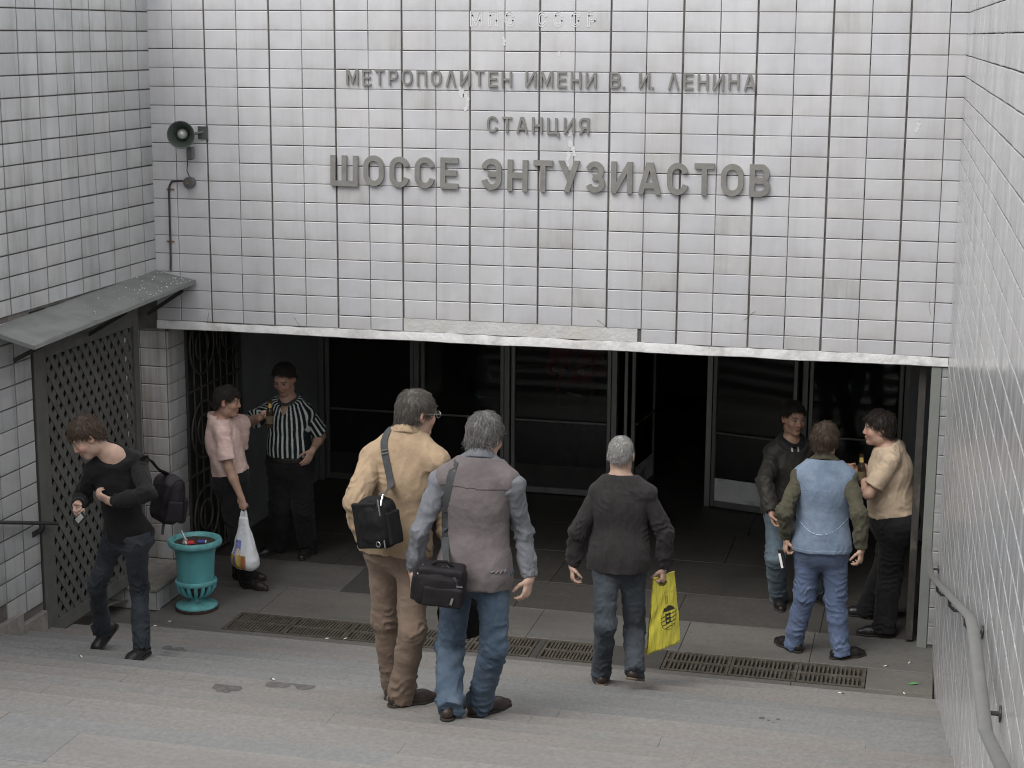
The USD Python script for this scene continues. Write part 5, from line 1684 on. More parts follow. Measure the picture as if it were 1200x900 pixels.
# ------------------------------------------------------------------ the people, each placed from the joints the photograph shows
def stripes(v, o, arms):
    """White stripes on dark green cloth that run down the body and along the sleeves."""
    P, lat, tf, up = o['P'], o['lat'], o['tf'], o['up']
    q = v - P
    th = np.arctan2(q @ lat, q @ tf)
    u = th * 0.19
    for S, E_, W in arms.values():
        ax = unit(E_ - S)
        w = v - S
        t = w @ ax
        out_ = (np.abs(w @ lat) > 0.02) & (np.sign(w @ lat) == np.sign((S - P) @ lat)) & (t > .05) & (t < .33)
        r = w - np.outer(t, ax)
        b = unit(np.cross(ax, tf))
        n_ = np.cross(b, ax)
        a = np.arctan2(r @ b, r @ n_) * 0.085
        u = np.where(out_, a, u)
    f = np.abs(((u / 0.0475) % 1) - .5)
    w = np.clip((f - 0.29) / 0.05, 0, 1)[:, None]
    return np.array([0.010, 0.018, 0.018]) * (1 - w) + np.array([0.55, 0.58, 0.57]) * w


def pink_check(v, o, arms):
    q = v - o['P']
    a = 0.5 + 0.5 * np.sin(q @ o['lat'] * 230)
    b = 0.5 + 0.5 * np.sin(v[:, 2] * 230)
    c = np.clip(a * .5 + b * .5, 0, 1)[:, None] ** 2
    return np.array([0.74, 0.52, 0.47]) * (1 - c * .5) + np.array([0.78, 0.66, 0.60]) * c * .5


def joints(Y, hip, neck, head, shL, shR, dneck=0.0, dhead=0.0, dsh=(0.0, 0.0), hw=0.088, hipdir=(1, 0)):
    J = {'hip': PY(*hip, Y), 'neck': PY(*neck, Y + dneck), 'head': PY(*head, Y + dhead), 'shL': PY(*shL, Y + dsh[0]), 'shR': PY(*shR, Y + dsh[1])}
    h = unit([*hipdir, 0])                           # from the right hip towards the left hip
    J['hipL'] = J['hip'] + h * hw - [0, 0, .03]
    J['hipR'] = J['hip'] - h * hw - [0, 0, .03]
    return J


PEOPLE = {}
SKIN = (.43, .28, .21)
# --- man in charcoal sweater, seen from behind, alone in the middle
J = joints(-2.02, (726, 647), (727, 561), (728, 533), (702, 577), (757, 579), dneck=.02, dhead=.06, hipdir=(-1, 0))
limb(J, 'L', (677, 622), (671, 662), (671, 681), nel=False, nwr=False)
limb(J, 'R', (779, 624), (777, 664), (777, 684), nel=False, nwr=False)
feet(J, 'L', 705, 800, -.15, 1)
feet(J, 'R', 741, 806, .1, 1, pitch=22)
leg(J, 'L', (709, 733)); leg(J, 'R', (743, 738))
lengths('grey', J)
PEOPLE['grey'] = person('grey haired man in charcoal sweater walking away alone, carrying a yellow bag', J, dict(
    face=(0, 1), look=(0.02, 1, -.1), s=.98, girth=1.08, depth=.66, hair='hair_silver', hslope=.50, hshift=.006, hthick=.005, hlen=.018, hmess=.2, hlift=.002, tuft=.002, brow=(.3, .29, .28), skin=(.47, .315, .245),
    trousers='slate_trouser', shoes='shoe_brown', sole='sole_tan', hemr=.062, kneer=.066, troff=.012,
    handL=dict(palm=(1, .3, 0), thumb=1, curl=.6), handR=dict(palm=(-1, .2, 0), thumb=-1, curl=1.15),
    tops=[dict(name='sweater', mat='charcoal_knit', off=.018, hem=.115, flare=.002, sleeve='long', fold=.010, neck=.028, neckslope=.15)]))

# --- man in tan jacket
J = joints(-3.95, (466, 634), (477, 513), (489, 485), (437, 537), (511, 541), dneck=.05, dhead=.09, hipdir=(-1, .1))
limb(J, 'L', (417, 588), (428, 632), (436, 650), nel=True, nwr=False)
limb(J, 'R', (522, 590), (528, 642), (530, 662), nel=False, nwr=False)
feet(J, 'R', 471, 826, .8, .6)
feet(J, 'L', 461, 816, .05, 1)
leg(J, 'L', (452, 726)); leg(J, 'R', (483, 738))
lengths('tan', J)
PEOPLE['tan'] = person('man in tan jacket and brown trousers walking away, black bag slung across his back', J, dict(
    face=(0, 1), look=(.72, .72, -.12), s=1.02, girth=.98, hair='hair_greybrown', hslope=.60, hshift=-.012, hthick=.010, brow=(.10, .09, .08), skin=(.47, .315, .245),
    trousers='brown_trouser', shoes='shoe_brown', hemr=.066, kneer=.068, troff=.016, trfold=.008,
    handL=dict(none=True), handR=dict(palm=(-1, 0, 0), thumb=-1, curl=1.15),
    tops=[dict(name='jacket', mat='tan_poplin', off=.024, hem=.06, flare=-.002, sleeve='long', fold=.013, neck=.055, neckslope=.05, collar='tan_poplin', cz=.030, cr=.066, ch=.030, open=.0)]))

# --- man in mauve fleece vest and blue jeans
J = joints(-4.15, (558, 658), (563, 541), (569, 512), (517, 564), (600, 569), dneck=.03, dhead=.08, hipdir=(-1, .05), hw=.095)
limb(J, 'L', (491, 625), (484, 668), (484, 692), nel=True, nwr=False)
limb(J, 'R', (613, 622), (621, 680), (615, 706), nel=False, nwr=False)
feet(J, 'L', 527, 840, .05, 1)
feet(J, 'R', 563, 837, .62, .78)
leg(J, 'L', (527, 762)); leg(J, 'R', (579, 758))
lengths('jeans', J)
PEOPLE['jeans'] = person('grey haired man in mauve vest over grey shirt and blue jeans walking away', J, dict(
    face=(0, 1), look=(.30, .95, -.28), s=1.0, girth=.97, hair='hair_grey', hslope=.55, hshift=-.012, hthick=.012, brow=(.2, .19, .18), skin=(.47, .315, .245),
    trousers='blue_jean', shoes='shoe_brown', hemr=.070, kneer=.069, troff=.015, trfold=.012, hemdrop=.065, pockets=True,
    handL=dict(palm=(1, .2, 0), thumb=1, curl=.5), handR=dict(palm=(-.9, .3, 0), thumb=-1, curl=.55),
    tops=[dict(name='shirt', mat='grey_denim_shirt', off=.013, hem=-.12, sleeve='long', armhole=True, fold=.012, neck=.05, neckslope=.1, collar='grey_denim_shirt', cz=.028, cr=.064, ch=.030, open=.3),
          dict(name='vest', mat='mauve_fleece', off=.024, hem=.125, flare=.014, fold=.008, yoke=.80, neck=.022, neckslope=.15)]))

# --- man in denim vest
J = joints(-.44, (963, 634), (966, 542), (967, 516), (938, 559), (994, 561), dneck=.03, dhead=.06, hipdir=(-1, 0), hw=.10)
limb(J, 'L', (919, 600), (922, 631), (919, 650), s=1.0, nel=True, nwr=False)
limb(J, 'R', (1007, 603), (1009, 643), (1008, 660), s=1.0, nel=True, nwr=False)
feet(J, 'L', 930, 762, -.72, .7)
feet(J, 'R', 984, 771, .85, .5)
leg(J, 'L', (943, 698)); leg(J, 'R', (979, 700))
lengths('denim', J)
PEOPLE['denim'] = person('man with his back turned in faded denim vest, olive shirt and light jeans', J, dict(
    face=(0, 1), look=(.12, 1, -.05), s=1.0, girth=1.06, depth=.76, hair='hair_brown', hslope=.50, hshift=-.012, hthick=.014, tuft=.006, skin=SKIN,
    trousers='washed_jean', shoes='shoe_black', hemr=.066, kneer=.072, troff=.016, trfold=.009, pockets=True,
    handL=dict(palm=(1, .4, 0), thumb=1, curl=.9), handR=dict(palm=(-.9, .3, 0), thumb=-1, curl=.65),
    tops=[dict(name='shirt', mat='olive_shirt', off=.015, hem=-.12, sleeve='long', armhole=True, fold=.014, neck=.05, neckslope=.1, collar='olive_shirt', cz=.026, cr=.068, ch=.028, open=.3),
          dict(name='vest', mat='denim_vest', off=.026, hem=.06, flare=.0, fold=.006, yoke=.88, neck=.022, neckslope=.15)]))

# --- man in dark jacket facing the camera
J = joints(.80, (922, 588), (927, 517), (930, 490), (946, 531), (907, 531), dneck=-.02, dhead=-.05, dsh=(.06, -.06), hipdir=(.85, .5))
limb(J, 'R', (896, 565), (904, 600), (908, 617), nel=True, nwr=True)
limb(J, 'L', (952, 567), (950, 600), (948, 616), nel=False, nwr=True)
feet(J, 'R', 911, 708, .25, -1)
feet(J, 'L', 958, 703, .6, -.8)
leg(J, 'R', (909, 655), near=True); leg(J, 'L', (944, 652), near=True)
lengths('dark', J)
PEOPLE['dark'] = person('dark haired man in dark jacket facing the man in the denim vest', J, dict(
    face=(.5, -.87), look=(.55, -.83, -.12), s=1.0, girth=1.0, hair='hair_dark', hslope=.78, hshift=.020, hthick=.009, skin=(.38, .235, .17), stubble=.2,
    trousers='teal_jean', shoes='shoe_black', hemr=.068, kneer=.072, troff=.016,
    handR=dict(palm=(.8, -.2, 0), thumb=1, curl=.6), handL=dict(palm=(-.8, 0, 0), thumb=-1, curl=.6),
    tops=[dict(name='shirt', mat='printed_cloth', off=.012, hem=-.05, fold=.004, vneck=.06, neck=.03, neckslope=.35, tint=lambda v, o, a: np.where((np.abs(np.abs((v - o['P']) @ o['lat'] + .012) - .026) < .0075)[:, None], [[.55, .55, .55]], [[.03, .03, .033]])),
          dict(name='jacket', mat='dark_jacket', off=.026, hem=.09, flare=.0, sleeve='long', fold=.014, neck=.04, neckslope=.95, collar='collar_dark', cz=.018, cr=.072, ch=.026, open=.9)]))

# --- man in beige t-shirt in profile
J = joints(.28, (1048, 606), (1041, 524), (1029, 502), (1043, 541), (1043, 541), dsh=(-.19, 0), dhead=-.02, hipdir=(.12, -1))
J['shR'] = J['shL'] + np.array([.03, .37, .02])
limb(J, 'L', (1014, 585), (1012, 560), (1012, 545), nel=True, nwr=False)
J['elR'] = J['shR'] + np.array([-.08, .02, -.28]); J['wrR'] = J['elR'] + np.array([-.20, -.10, .10]); J['hdR'] = J['wrR'] + np.array([-.09, -.03, .03])
feet(J, 'L', 1036, 745, -1, -.12)
feet(J, 'R', 1017, 723, -1, .12)
leg(J, 'L', (1043, 668), near=True); leg(J, 'R', (1040, 660), near=True)
lengths('beige', J)
PEOPLE['beige'] = person('stout man in beige t-shirt and black trousers in profile, raising a bottle', J, dict(
    face=(-.98, -.1), look=(-.98, -.16, -.06), s=1.0, girth=1.12, depth=.88, belly=1.0, waist=.05, hair='hair_dark', hslope=.66, hshift=.004, hthick=.016, tuft=.007, skin=(.47, .295, .225), jowl=.006,
    trousers='black_cloth', shoes='shoe_black', hemr=.080, kneer=.088, troff=.024, neckw=1.1,
    handL=dict(palm=(.2, 1, 0), thumb=1, curl=1.1), handR=dict(palm=(0, -1, 0), thumb=1, curl=.6),
    tops=[dict(name='shirt', mat='beige_knit', off=.016, hem=-.03, flare=.0, sleeve='short', slen=.80, fold=.014, neck=.03, neckslope=.2)]))

# --- young man on the stairs
J = joints(-3.05, (147, 622), (133, 533), (101, 513), (161, 541), (108, 552), dneck=-.16, dhead=-.26, dsh=(-.06, -.20), hipdir=(.93, -.3))
limb(J, 'L', (173, 579), (134, 588), (117, 582), nel=True, nwr=True)
J['wrL'] = PY(131, 588, -3.30); J['hdL'] = PY(116, 581, -3.32)
limb(J, 'R', (96, 583), (91, 592), (90, 604), nel=False, nwr=True)
feet(J, 'L', 167, 770, -.12, -1)
feet(J, 'R', 139, 758, -.72, -.7, pitch=48)
leg(J, 'R', (114, 686), near=True); leg(J, 'L', (163, 690), near=True)
lengths('young', J)
PEOPLE['young'] = person('young man in black sweater climbing the steps, looking down at his phone', J, dict(
    face=(-.30, -.95), look=(-.62, -.52, -.58), headup=(-.55, -.3, .78), s=.96, girth=.78, hair='hair_brown', hslope=.72, hshift=.004, hthick=.012, skin=(.48, .325, .255),
    trousers='dark_jean', shoes='shoe_black', hemdrop=.035, hemr=.060, kneer=.058, troff=.010, trfold=.009,
    handL=dict(palm=(.3, .6, .3), thumb=1, curl=.7), handR=dict(palm=(.9, -.2, .3), thumb=1, curl=.85),
    tops=[dict(name='sweater', mat='black_knit', off=.012, hem=.03, sleeve='long', fold=.012, neck=.025, neckslope=.75)]))

# --- man in pink shirt leaning on the grille
J = joints(.10, (271, 560), (257, 492), (267, 470), (261, 507), (261, 507), dsh=(0, -.17), dhead=-.02, hipdir=(-.1, 1))
J['shL'] = J['shR'] + np.array([.02, .36, .0])
limb(J, 'R', (269, 551), (283, 584), (286, 598), nel=True, nwr=True)
J['elL'] = J['shL'] + np.array([-.06, .04, -.28]); J['wrL'] = J['elL'] + np.array([.03, -.03, -.25]); J['hdL'] = J['wrL'] + np.array([.02, 0, -.10])
feet(J, 'R', 291, 688, .95, -.30)
feet(J, 'L', 284, 679, .97, .15)
leg(J, 'R', (279, 622), near=True); leg(J, 'L', (281, 618), near=True)
lengths('pink', J)
PEOPLE['pink'] = person('man in pale pink short sleeved shirt leaning back against the iron grille', J, dict(
    face=(.99, .05), look=(.95, .12, -.12), s=.98, girth=1.0, depth=.80, belly=.5, waist=.05, hair='hair_dark', hslope=.62, hshift=.006, hthick=.007, skin=(.43, .27, .20),
    trousers='black_cloth', shoes='shoe_brown', hemr=.072, kneer=.078, troff=.02,
    handR=dict(palm=(.1, 1, 0), thumb=-1, curl=1.15), handL=dict(palm=(0, -1, 0), thumb=1, curl=.5),
    tops=[dict(name='shirt', mat='printed_cloth', tint=pink_check, off=.016, hem=-.04, flare=.0, sleeve='short', slen=.80, fold=.014, neck=.035, neckslope=.35, collar='printed_cloth', ccol=(.66, .50, .44), cz=.022, cr=.068, ch=.026, open=.6)]))

# --- man in striped shirt
J = joints(.88, (340, 538), (338, 470), (333, 444), (359, 484), (315, 481), dneck=-.02, dhead=-.09, hipdir=(1, .05), hw=.095)
limb(J, 'R', (294, 494), (305, 489), (313, 482), nel=True, nwr=True)
limb(J, 'L', (376, 511), (366, 528), (360, 540), nel=False, nwr=True)
feet(J, 'R', 325, 647, -.5, -.85)
feet(J, 'L', 361, 649, .06, -1)
leg(J, 'R', (328, 594), near=True); leg(J, 'L', (355, 596), near=True)
lengths('stripe', J)
PEOPLE['stripe'] = person('stout man in black and white striped shirt with a bottle, thumb at his pocket', J, dict(
    face=(.08, -1), look=(-.06, -.88, -.42), headup=(0, -.4, .9), s=1.02, girth=1.10, depth=.82, belly=.8, waist=.06, hair='hair_dark', hslope=.85, hshift=.034, hthick=.010, skin=(.43, .27, .20), jowl=.006,
    trousers='black_cloth', shoes='shoe_black', hemr=.076, kneer=.084, troff=.022, neckw=1.1, belt=True,
    handR=dict(palm=(.5, -.3, .2), thumb=1, curl=1.1), handL=dict(palm=(-.6, .4, 0), thumb=-1, curl=.3),
    tops=[dict(name='shirt', mat='printed_cloth', tint=stripes, h=.006, off=.016, hem=-.05, flare=.0, sleeve='short', slen=.82, sflare=.022, fold=.009, vneck=.13, neck=.035, neckslope=.55, collar='printed_cloth', ccol=(.05, .06, .06), cz=.020, cr=.070, ch=.026, open=1.0)]))

# --- figure in red behind the glass door
b_ = np.array([2.12, 4.30, 0.0])
J = {'hip': b_ + [0, 0, .93], 'neck': b_ + [0, .02, 1.49], 'head': b_ + [0, -.03, 1.64], 'shL': b_ + [.19, 0, 1.44], 'shR': b_ + [-.19, 0, 1.44], 'hipL': b_ + [.09, 0, .90], 'hipR': b_ + [-.09, 0, .90],
     'knL': b_ + [.11, -.03, .49], 'knR': b_ + [-.10, -.05, .49], 'anL': b_ + [.12, 0, .088], 'anR': b_ + [-.10, 0, .088], 'toL': b_ + [.15, -.18, .04], 'toR': b_ + [-.13, -.18, .04],
     'elL': b_ + [.25, -.02, 1.15], 'elR': b_ + [-.25, -.02, 1.15], 'wrL': b_ + [.20, -.25, 1.20], 'wrR': b_ + [-.17, -.25, 1.20], 'hdL': b_ + [.14, -.33, 1.22], 'hdR': b_ + [-.10, -.33, 1.22]}
PEOPLE['red'] = person('dim figure in red top standing behind the glass door', J, dict(
    face=(0, -1), look=(0, -1, -.1), hair='hair_dark', hcount=300, trousers='black_cloth', shoes='shoe_white', hemr=.07, troff=.018, skin=SKIN,
    handL=dict(palm=(-.6, 0, -.5), thumb=-1, curl=.6), handR=dict(palm=(.6, 0, -.5), thumb=1, curl=.6),
    tops=[dict(name='top', mat='red_cloth', off=.02, hem=.08, sleeve='long', fold=.01)]))


# ------------------------------------------------------------------ things carried
def snap(meshes, px, py, lift=0.008):
    """The point of the ray of px, py where it meets the cloth, a little in front of it."""
    d = unit(ray(px, py))
    best = 1e9
    for m in meshes:
        w = m.vertices - CAM
        t = w @ d
        r = np.linalg.norm(w - np.outer(t, d), axis=1)
        k = r < 0.010
        if k.any():
            best = min(best, t[k].min())
    return CAM + d * (best - lift)


def over_shoulder(m, p, n=5, reach=.20, lift=.008):
    """Points that carry a strap from p over the shoulder and a little down the chest."""
    out = []
    for k in range(1, n + 1):
        y = p[1] + reach * k / n
        x = p[0] + .012 * k
        sel = (np.abs(m.vertices[:, 0] - x) < .014) & (np.abs(m.vertices[:, 1] - y) < .014)
        if sel.any():
            out.append(np.array([x, y, m.vertices[sel, 2].max() + lift]))
    return out


def grid_loft(rows, n, name, mat, parent, tint=None, smooth=True):
    """rows: list of (centre, U, V, ru, rv, p): a super-ellipse at each level; tint(i/len, angle) gives colours."""
    V, col = [], []
    th = np.linspace(0, 2 * math.pi, n, endpoint=False)
    for i, (c, U, W, ru, rv, p) in enumerate(rows):
        for a in th:
            x = math.copysign(abs(math.cos(a)) ** p, math.cos(a)) * ru
            y = math.copysign(abs(math.sin(a)) ** p, math.sin(a)) * rv
            V.append(np.asarray(c) + np.asarray(U) * x + np.asarray(W) * y)
    F = []
    for i in range(len(rows) - 1):
        for a in range(n):
            b = (a + 1) % n
            F += [(i * n + a, i * n + b, i * n + n + b), (i * n + a, i * n + n + b, i * n + n + a)]
    k = (len(rows) - 1) * n
    V += [rows[0][0], rows[-1][0]]
    for a in range(n):
        b = (a + 1) % n
        F += [(len(V) - 2, b, a), (len(V) - 1, k + a, k + b)]
    m = trimesh.Trimesh(np.array(V), F, process=False)
    if m.volume < 0:
        m.invert()
    return m


# --- black shoulder bag of the man in the tan jacket
tp = PEOPLE['tan']
tm0 = tp['jacket'][1]
X = unit([.90, -.40, .20]); Yv = unit(np.cross([0, 0, 1], X)); Z = np.cross(X, Yv)
bc = PY(443, 612, -4.245)
b1 = thing('shoulder_bag', 'black nylon bag hanging at the back of the man in the tan jacket', 'bag')
obj('body', softbox(bc, X, Yv, Z, .118, .070, .140, .064, bulge=.35, seed=1, amp=.014), 'bag_nylon', b1, smooth=True)
fr_ = bc - Yv * .062
obj('flap_piping', tube([bc + X * .085 - Yv * .064 + Z * z for z in np.linspace(-.13, .135, 12)], .0045, 6), 'bag_piping', b1, smooth=True)
obj('flap', softbox(bc + X * -.02 - Yv * .062 + Z * -.005, X, Yv, Z, .09, .016, .125, .012, seed=4), 'bag_nylon', b1, smooth=True)
obj('side_pocket', softbox(bc + X * .112 + Z * -.03, X, Yv, Z, .016, .05, .09, .012, seed=2), 'bag_nylon', b1, smooth=True)
ring = lambda c, r, t, ax1, ax2: tube([c + ax1 * r * math.cos(a) + ax2 * r * math.sin(a) for a in np.linspace(0, 2 * math.pi, 14)[:-1]], t, 6, closed=True)
obj('ring', ring(bc + X * .055 - Yv * .082 + Z * -.105, .014, .003, X, Z), 'steel', b1)
obj('ring', ring(bc - X * .105 - Yv * .066 + Z * -.118, .012, .003, X, Z), 'steel', b1)
obj('hook', cat([tube([bc + X * .09 + Z * .155 - Yv * .02, bc + X * .092 + Z * .12 - Yv * .045, bc + X * .098 + Z * .10 - Yv * .06], .006, 6), bar(bc + X * .06 + Z * .158 - Yv * .02, bc + X * .115 + Z * .158 - Yv * .02, .012, .005)]), 'steel', b1)
sp = [bc + X * .09 + Z * .155 - Yv * .02] + [snap([tm0], a, b, .006) for a, b in ((459, 570), (456, 556), (453, 542), (450.5, 530), (449, 522), (448.3, 518))]
sp += over_shoulder(tm0, sp[-1])
obj('strap', ribbon(sp, .040, .004, lambda p: np.array([-.1, -1, .35]) if p[1] < sp[6][1] + .02 else np.array([0, .3, 1.0])), 'strap_web', b1, smooth=40)
obj('strap_buckle', cat([bar(snap([tm0], 447, 528, .014), snap([tm0], 454, 526.5, .014), .006, .004), bar(snap([tm0], 446.5, 532, .014), snap([tm0], 454.5, 530.5, .014), .006, .004)]), 'steel', b1)
# --- black bag in his right hand
hd_ = tp['J']['hdR']
b1b = thing('carrier_bag', 'black carrier bag held low between the two walking men', 'bag')
c_t, c_b = np.array(hd_) + [0.0, 0.0, -.05], PY(545, 745, -3.75)
rows = []
for t in np.linspace(0, 1, 24):
    c = c_t * (1 - t) + c_b * t
    w = .025 + .11 * min(1, t * 1.6) ** .8
    if t > .93:
        w *= math.sqrt(max(0.05, 1 - ((t - .93) / .08) ** 2))
    rows.append((c, unit([.85, .5, 0]), unit([-.5, .85, 0]), w, .02 + .045 * t * (1 if t < .93 else .6), .8))
m = grid_loft(rows, 40, '', '', None)
obj('sack', folds(m, .008, (18, 18, 7), 5), 'bag_nylon', b1b, smooth=True)
obj('handle', tube([c_t + [-.03, 0, -.02], c_t + [-.02, 0, .04], c_t + [.0, 0, .062], c_t + [.02, 0, .04], c_t + [.03, 0, -.02]], .007, 8), 'bag_nylon', b1b, smooth=True)

# --- black bag of the man in the mauve vest
jp = PEOPLE['jeans']
vm = jp['vest'][1]
X = unit([.95, .20, -.10]); Yv = unit(np.cross([0, 0, 1], X)); Z = np.cross(X, Yv)
bc = PY(516, 686, -4.435)
b2 = thing('shoulder_bag', 'black camera style bag hanging at the left hip of the man in the mauve vest', 'bag')
obj('body', softbox(bc, X, Yv, Z, .138, .078, .105, .05, bulge=.22, seed=3, amp=.009), 'bag_purple', b2, smooth=True)
obj('front_pocket', softbox(bc - Yv * .075 + Z * -.035 + X * .02, X, Yv, Z, .105, .022, .055, .016, seed=5), 'bag_purple', b2, smooth=True)
obj('lid', softbox(bc + Z * .085, X, Yv, Z, .125, .078, .030, .022, seed=6), 'bag_purple', b2, smooth=True)
obj('zip', tube([bc - Yv * .082 + Z * .030 + X * x for x in np.linspace(-.10, .12, 10)], .0035, 6), 'bag_piping', b2)
obj('end_pocket', softbox(bc - X * .132 + Z * -.01, X, Yv, Z, .018, .052, .07, .014, seed=7), 'bag_purple', b2, smooth=True)
lc = bc - X * .151 + Z * .01
obj('round_badge', along(lathe([(0, 0), (.026, 0), (.026, .003), (.021, .003), (.021, .0045), (0, .0045)], 24), lc, -X), 'bag_piping', b2)
obj('badge_mark', cat([along(lathe([(0, .0046), (.018, .0046), (.018, .006), (0, .006)], 20), lc, -X)]), 'bag_nylon', b2)
obj('badge_letter', cat([bar(lc - X * .0068 + Z * .012, lc - X * .0068 - Z * .012, .004, .001, -X), bar(lc - X * .0068 + Z * .010 - Yv * .010, lc - X * .0068 - Z * .008 + Yv * .010, .004, .001, -X), bar(lc - X * .0068 + Z * .010 + Yv * .010, lc - X * .0068 - Z * .008 - Yv * .010, .004, .001, -X)]), 'bag_piping', b2)
obj('zip_pull', cat([bar(bc - Yv * .102 + X * .075 + Z * -.03, bc - Yv * .106 + X * .068 + Z * -.065, .012, .004, Yv)]), 'steel', b2)
obj('carry_handle', tube([bc + Z * .11 + X * -.06 - Yv * .02, bc + Z * .138 + X * -.03 - Yv * .03, bc + Z * .142 + X * .02 - Yv * .03, bc + Z * .112 + X * .06 - Yv * .02], .009, 8), 'bag_nylon', b2, smooth=True)
for q in (-1, 1):
    obj('strap_tab', ribbon([bc + Z * .118 + X * (.02 + .0 * q) - Yv * .02, bc + Z * .09 + X * (.02 + .045 * q) - Yv * .085, bc + Z * .02 + X * (.02 + .07 * q) - Yv * .083], .022, .004, -Yv), 'strap_web', b2, smooth=40)
sp = [bc + Z * .115 + X * .025 - Yv * .02] + [snap([vm], a, b, .007) for a, b in ((522, 645), (521.5, 625), (522, 605), (523, 588), (525, 572), (527.5, 560), (530, 553))]
sp += over_shoulder(vm, sp[-1])
obj('strap', ribbon(sp, .042, .004, lambda p: np.array([-.1, -1, .3]) if p[1] < sp[7][1] + .02 else np.array([0, .3, 1.0])), 'strap_web', b2, smooth=40)
obj('hook', cat([tube([bc + Z * .112 + X * -.10 - Yv * .03, bc + Z * .092 + X * -.115 - Yv * .06, bc + Z * .07 + X * -.12 - Yv * .07], .006, 6)]), 'steel', b2)

# --- backpack of the young man
yp = PEOPLE['young']
X = unit([.62, .72, .05]); Yv = unit(np.cross([0, 0, 1], X)); Z = unit(np.array([.16, .12, .97])); X = unit(np.cross(Yv, Z)); 
bc = PY(196, 584, -2.88)
b3 = thing('backpack', 'dark purple black rucksack hanging behind the young man', 'backpack')
obj('body', softbox(bc, X, Yv, Z, .082, .118, .160, .07, bulge=.12, seed=8, amp=.012), 'bag_purple', b3, smooth=True)
obj('front_pocket', softbox(bc + X * .085 + Z * -.06, X, Yv, Z, .03, .10, .085, .025, seed=9), 'bag_purple', b3, smooth=True)
obj('side_pocket', softbox(bc - Yv * .125 + Z * -.06, X, Yv, Z, .055, .02, .07, .016, seed=10), 'bag_purple', b3, smooth=True)
obj('piping', tube([bc + X * (.06 * math.cos(a)) - Yv * .126 + Z * (.15 * math.sin(a)) for a in np.linspace(-.3, math.pi + .3, 16)], .004, 6), 'bag_nylon', b3, smooth=True)
for a, b in ((.03, -.01), (-.02, -.02)):
    obj('zip_pull', bar(bc - Yv * .138 + X * a + Z * b, bc - Yv * .140 + X * (a + .008) + Z * (b - .035), .010, .004, Yv), 'steel', b3)
ym_ = yp['sweater'][1]
sp = [bc + Z * .16 - X * .03, PY(184, 549, -2.98), PY(178, 540, -3.05), PY(171, 534, -3.10), PY(166, 536, -3.17)]
obj('shoulder_strap', ribbon(sp, .035, .008, (-.2, -1, .5)), 'bag_nylon', b3, smooth=40)
obj('loose_strap', ribbon([bc - Z * .15 - X * .02 - Yv * .05, bc - Z * .19 - X * .03 - Yv * .06, bc - Z * .23 - X * .02 - Yv * .06], .02, .003, -Yv), 'strap_web', b3)
# --- his phone
h_ = yp['J']['hdR']
ph = thing('mobile_phone', 'small black mobile phone in the hand of the young man', 'phone')
pd_ = unit(yp['J']['hdR'] - yp['J']['wrR'])
obj('case', softbox(h_ + pd_ * .02 + [.035, -.025, .0], unit([.6, -.2, -.5]), unit([.1, -.8, .5]), unit([.6, .3, .75]), .022, .009, .05, .007, seed=2, amp=0), 'phone_plastic', ph, smooth=40)
obj('screen', softbox(h_ + pd_ * .02 + [.035, -.025, .0] + unit([.1, -.8, .5]) * .0095, unit([.6, -.2, -.5]), unit([.1, -.8, .5]), unit([.6, .3, .75]), .017, .001, .025, .0008, n=1, amp=0), 'steel', ph)

# --- yellow bag
gp = PEOPLE['grey']
hd_ = gp['J']['hdR']
yb = thing('yellow_bag', 'yellow plastic carrier bag with a black round print, in the charcoal sweater man\'s hand', 'bag')
Yb = hd_[1] - .0
c00, c10, c11, c01 = PY(766, 678, Yb - .03), PY(790, 670, Yb + .10), PY(797, 752, Yb + .12), PY(757, 767, Yb - .04)
nu, nv = 90, 130
uu, vv = np.meshgrid(np.linspace(0, 1, nu), np.linspace(0, 1, nv))
S_ = (c00 * ((1 - uu) * (1 - vv))[..., None] + c10 * (uu * (1 - vv))[..., None] + c11 * (uu * vv)[..., None] + c01 * ((1 - uu) * vv)[..., None])
nrm = unit(np.cross(c10 - c00, c01 - c00))
if nrm[1] > 0:
    nrm = -nrm
th_ = (0.006 + 0.030 * np.sin(np.pi * np.clip(uu, 0, 1)) ** .7 * np.sqrt(np.clip(vv, 0, 1)) * np.where(vv > .96, np.sqrt(np.clip((1 - vv) / .04, 0, 1)), 1))
wr_ = (meshkit.fbm(np.stack([uu * 9, vv * 3.5, uu * 0 + 1], -1), 3) - .5) * .020 + (meshkit.noise(np.stack([uu * 5 + vv * 6, vv * 2, uu * 0], -1), 3) - .5) * .016
dip = -0.028 * np.exp(-((uu - .42) / .16) ** 2) * np.clip(1 - vv * 7, 0, 1)


def print_yellow(u, v):
    col = np.tile(np.array([.62, .56, .075]), (u.size, 1))
    u, v = u.ravel(), v.ravel()
    x, y = (u - .60) / .29, (v - .575) / .165
    r = np.sqrt(x * x + y * y)
    ink = np.zeros(u.size)
    ink[(r < 1) & (y < -.55)] = 1
    for yy_ in (-.25, .08, .42, .74):
        ink[(r < 1) & (np.abs(y - yy_ + .12 * x) < .045)] = 1
    ink[(r < 1.0) & (r > .95)] = 1
    ink[(np.abs(x + .12) < .30) & (np.abs(y) < .42) & ((np.abs(np.abs(x + .12) - .22) < .09) | (np.abs(np.abs(y) - .36) < .08) | (np.abs(y) < .07))] = 1
    ink[(np.abs(u - .52) < .055) & (np.abs(v - .325) < .06) & (np.sin(u * 170) > -.2)] = .75
    ink[(np.abs(u - .60) < .20) & (np.abs(v - .225) < .012) & (np.sin(u * 90) > .1)] = .35
    return col * (1 - ink[:, None]) + np.array([.03, .03, .02]) * ink[:, None]


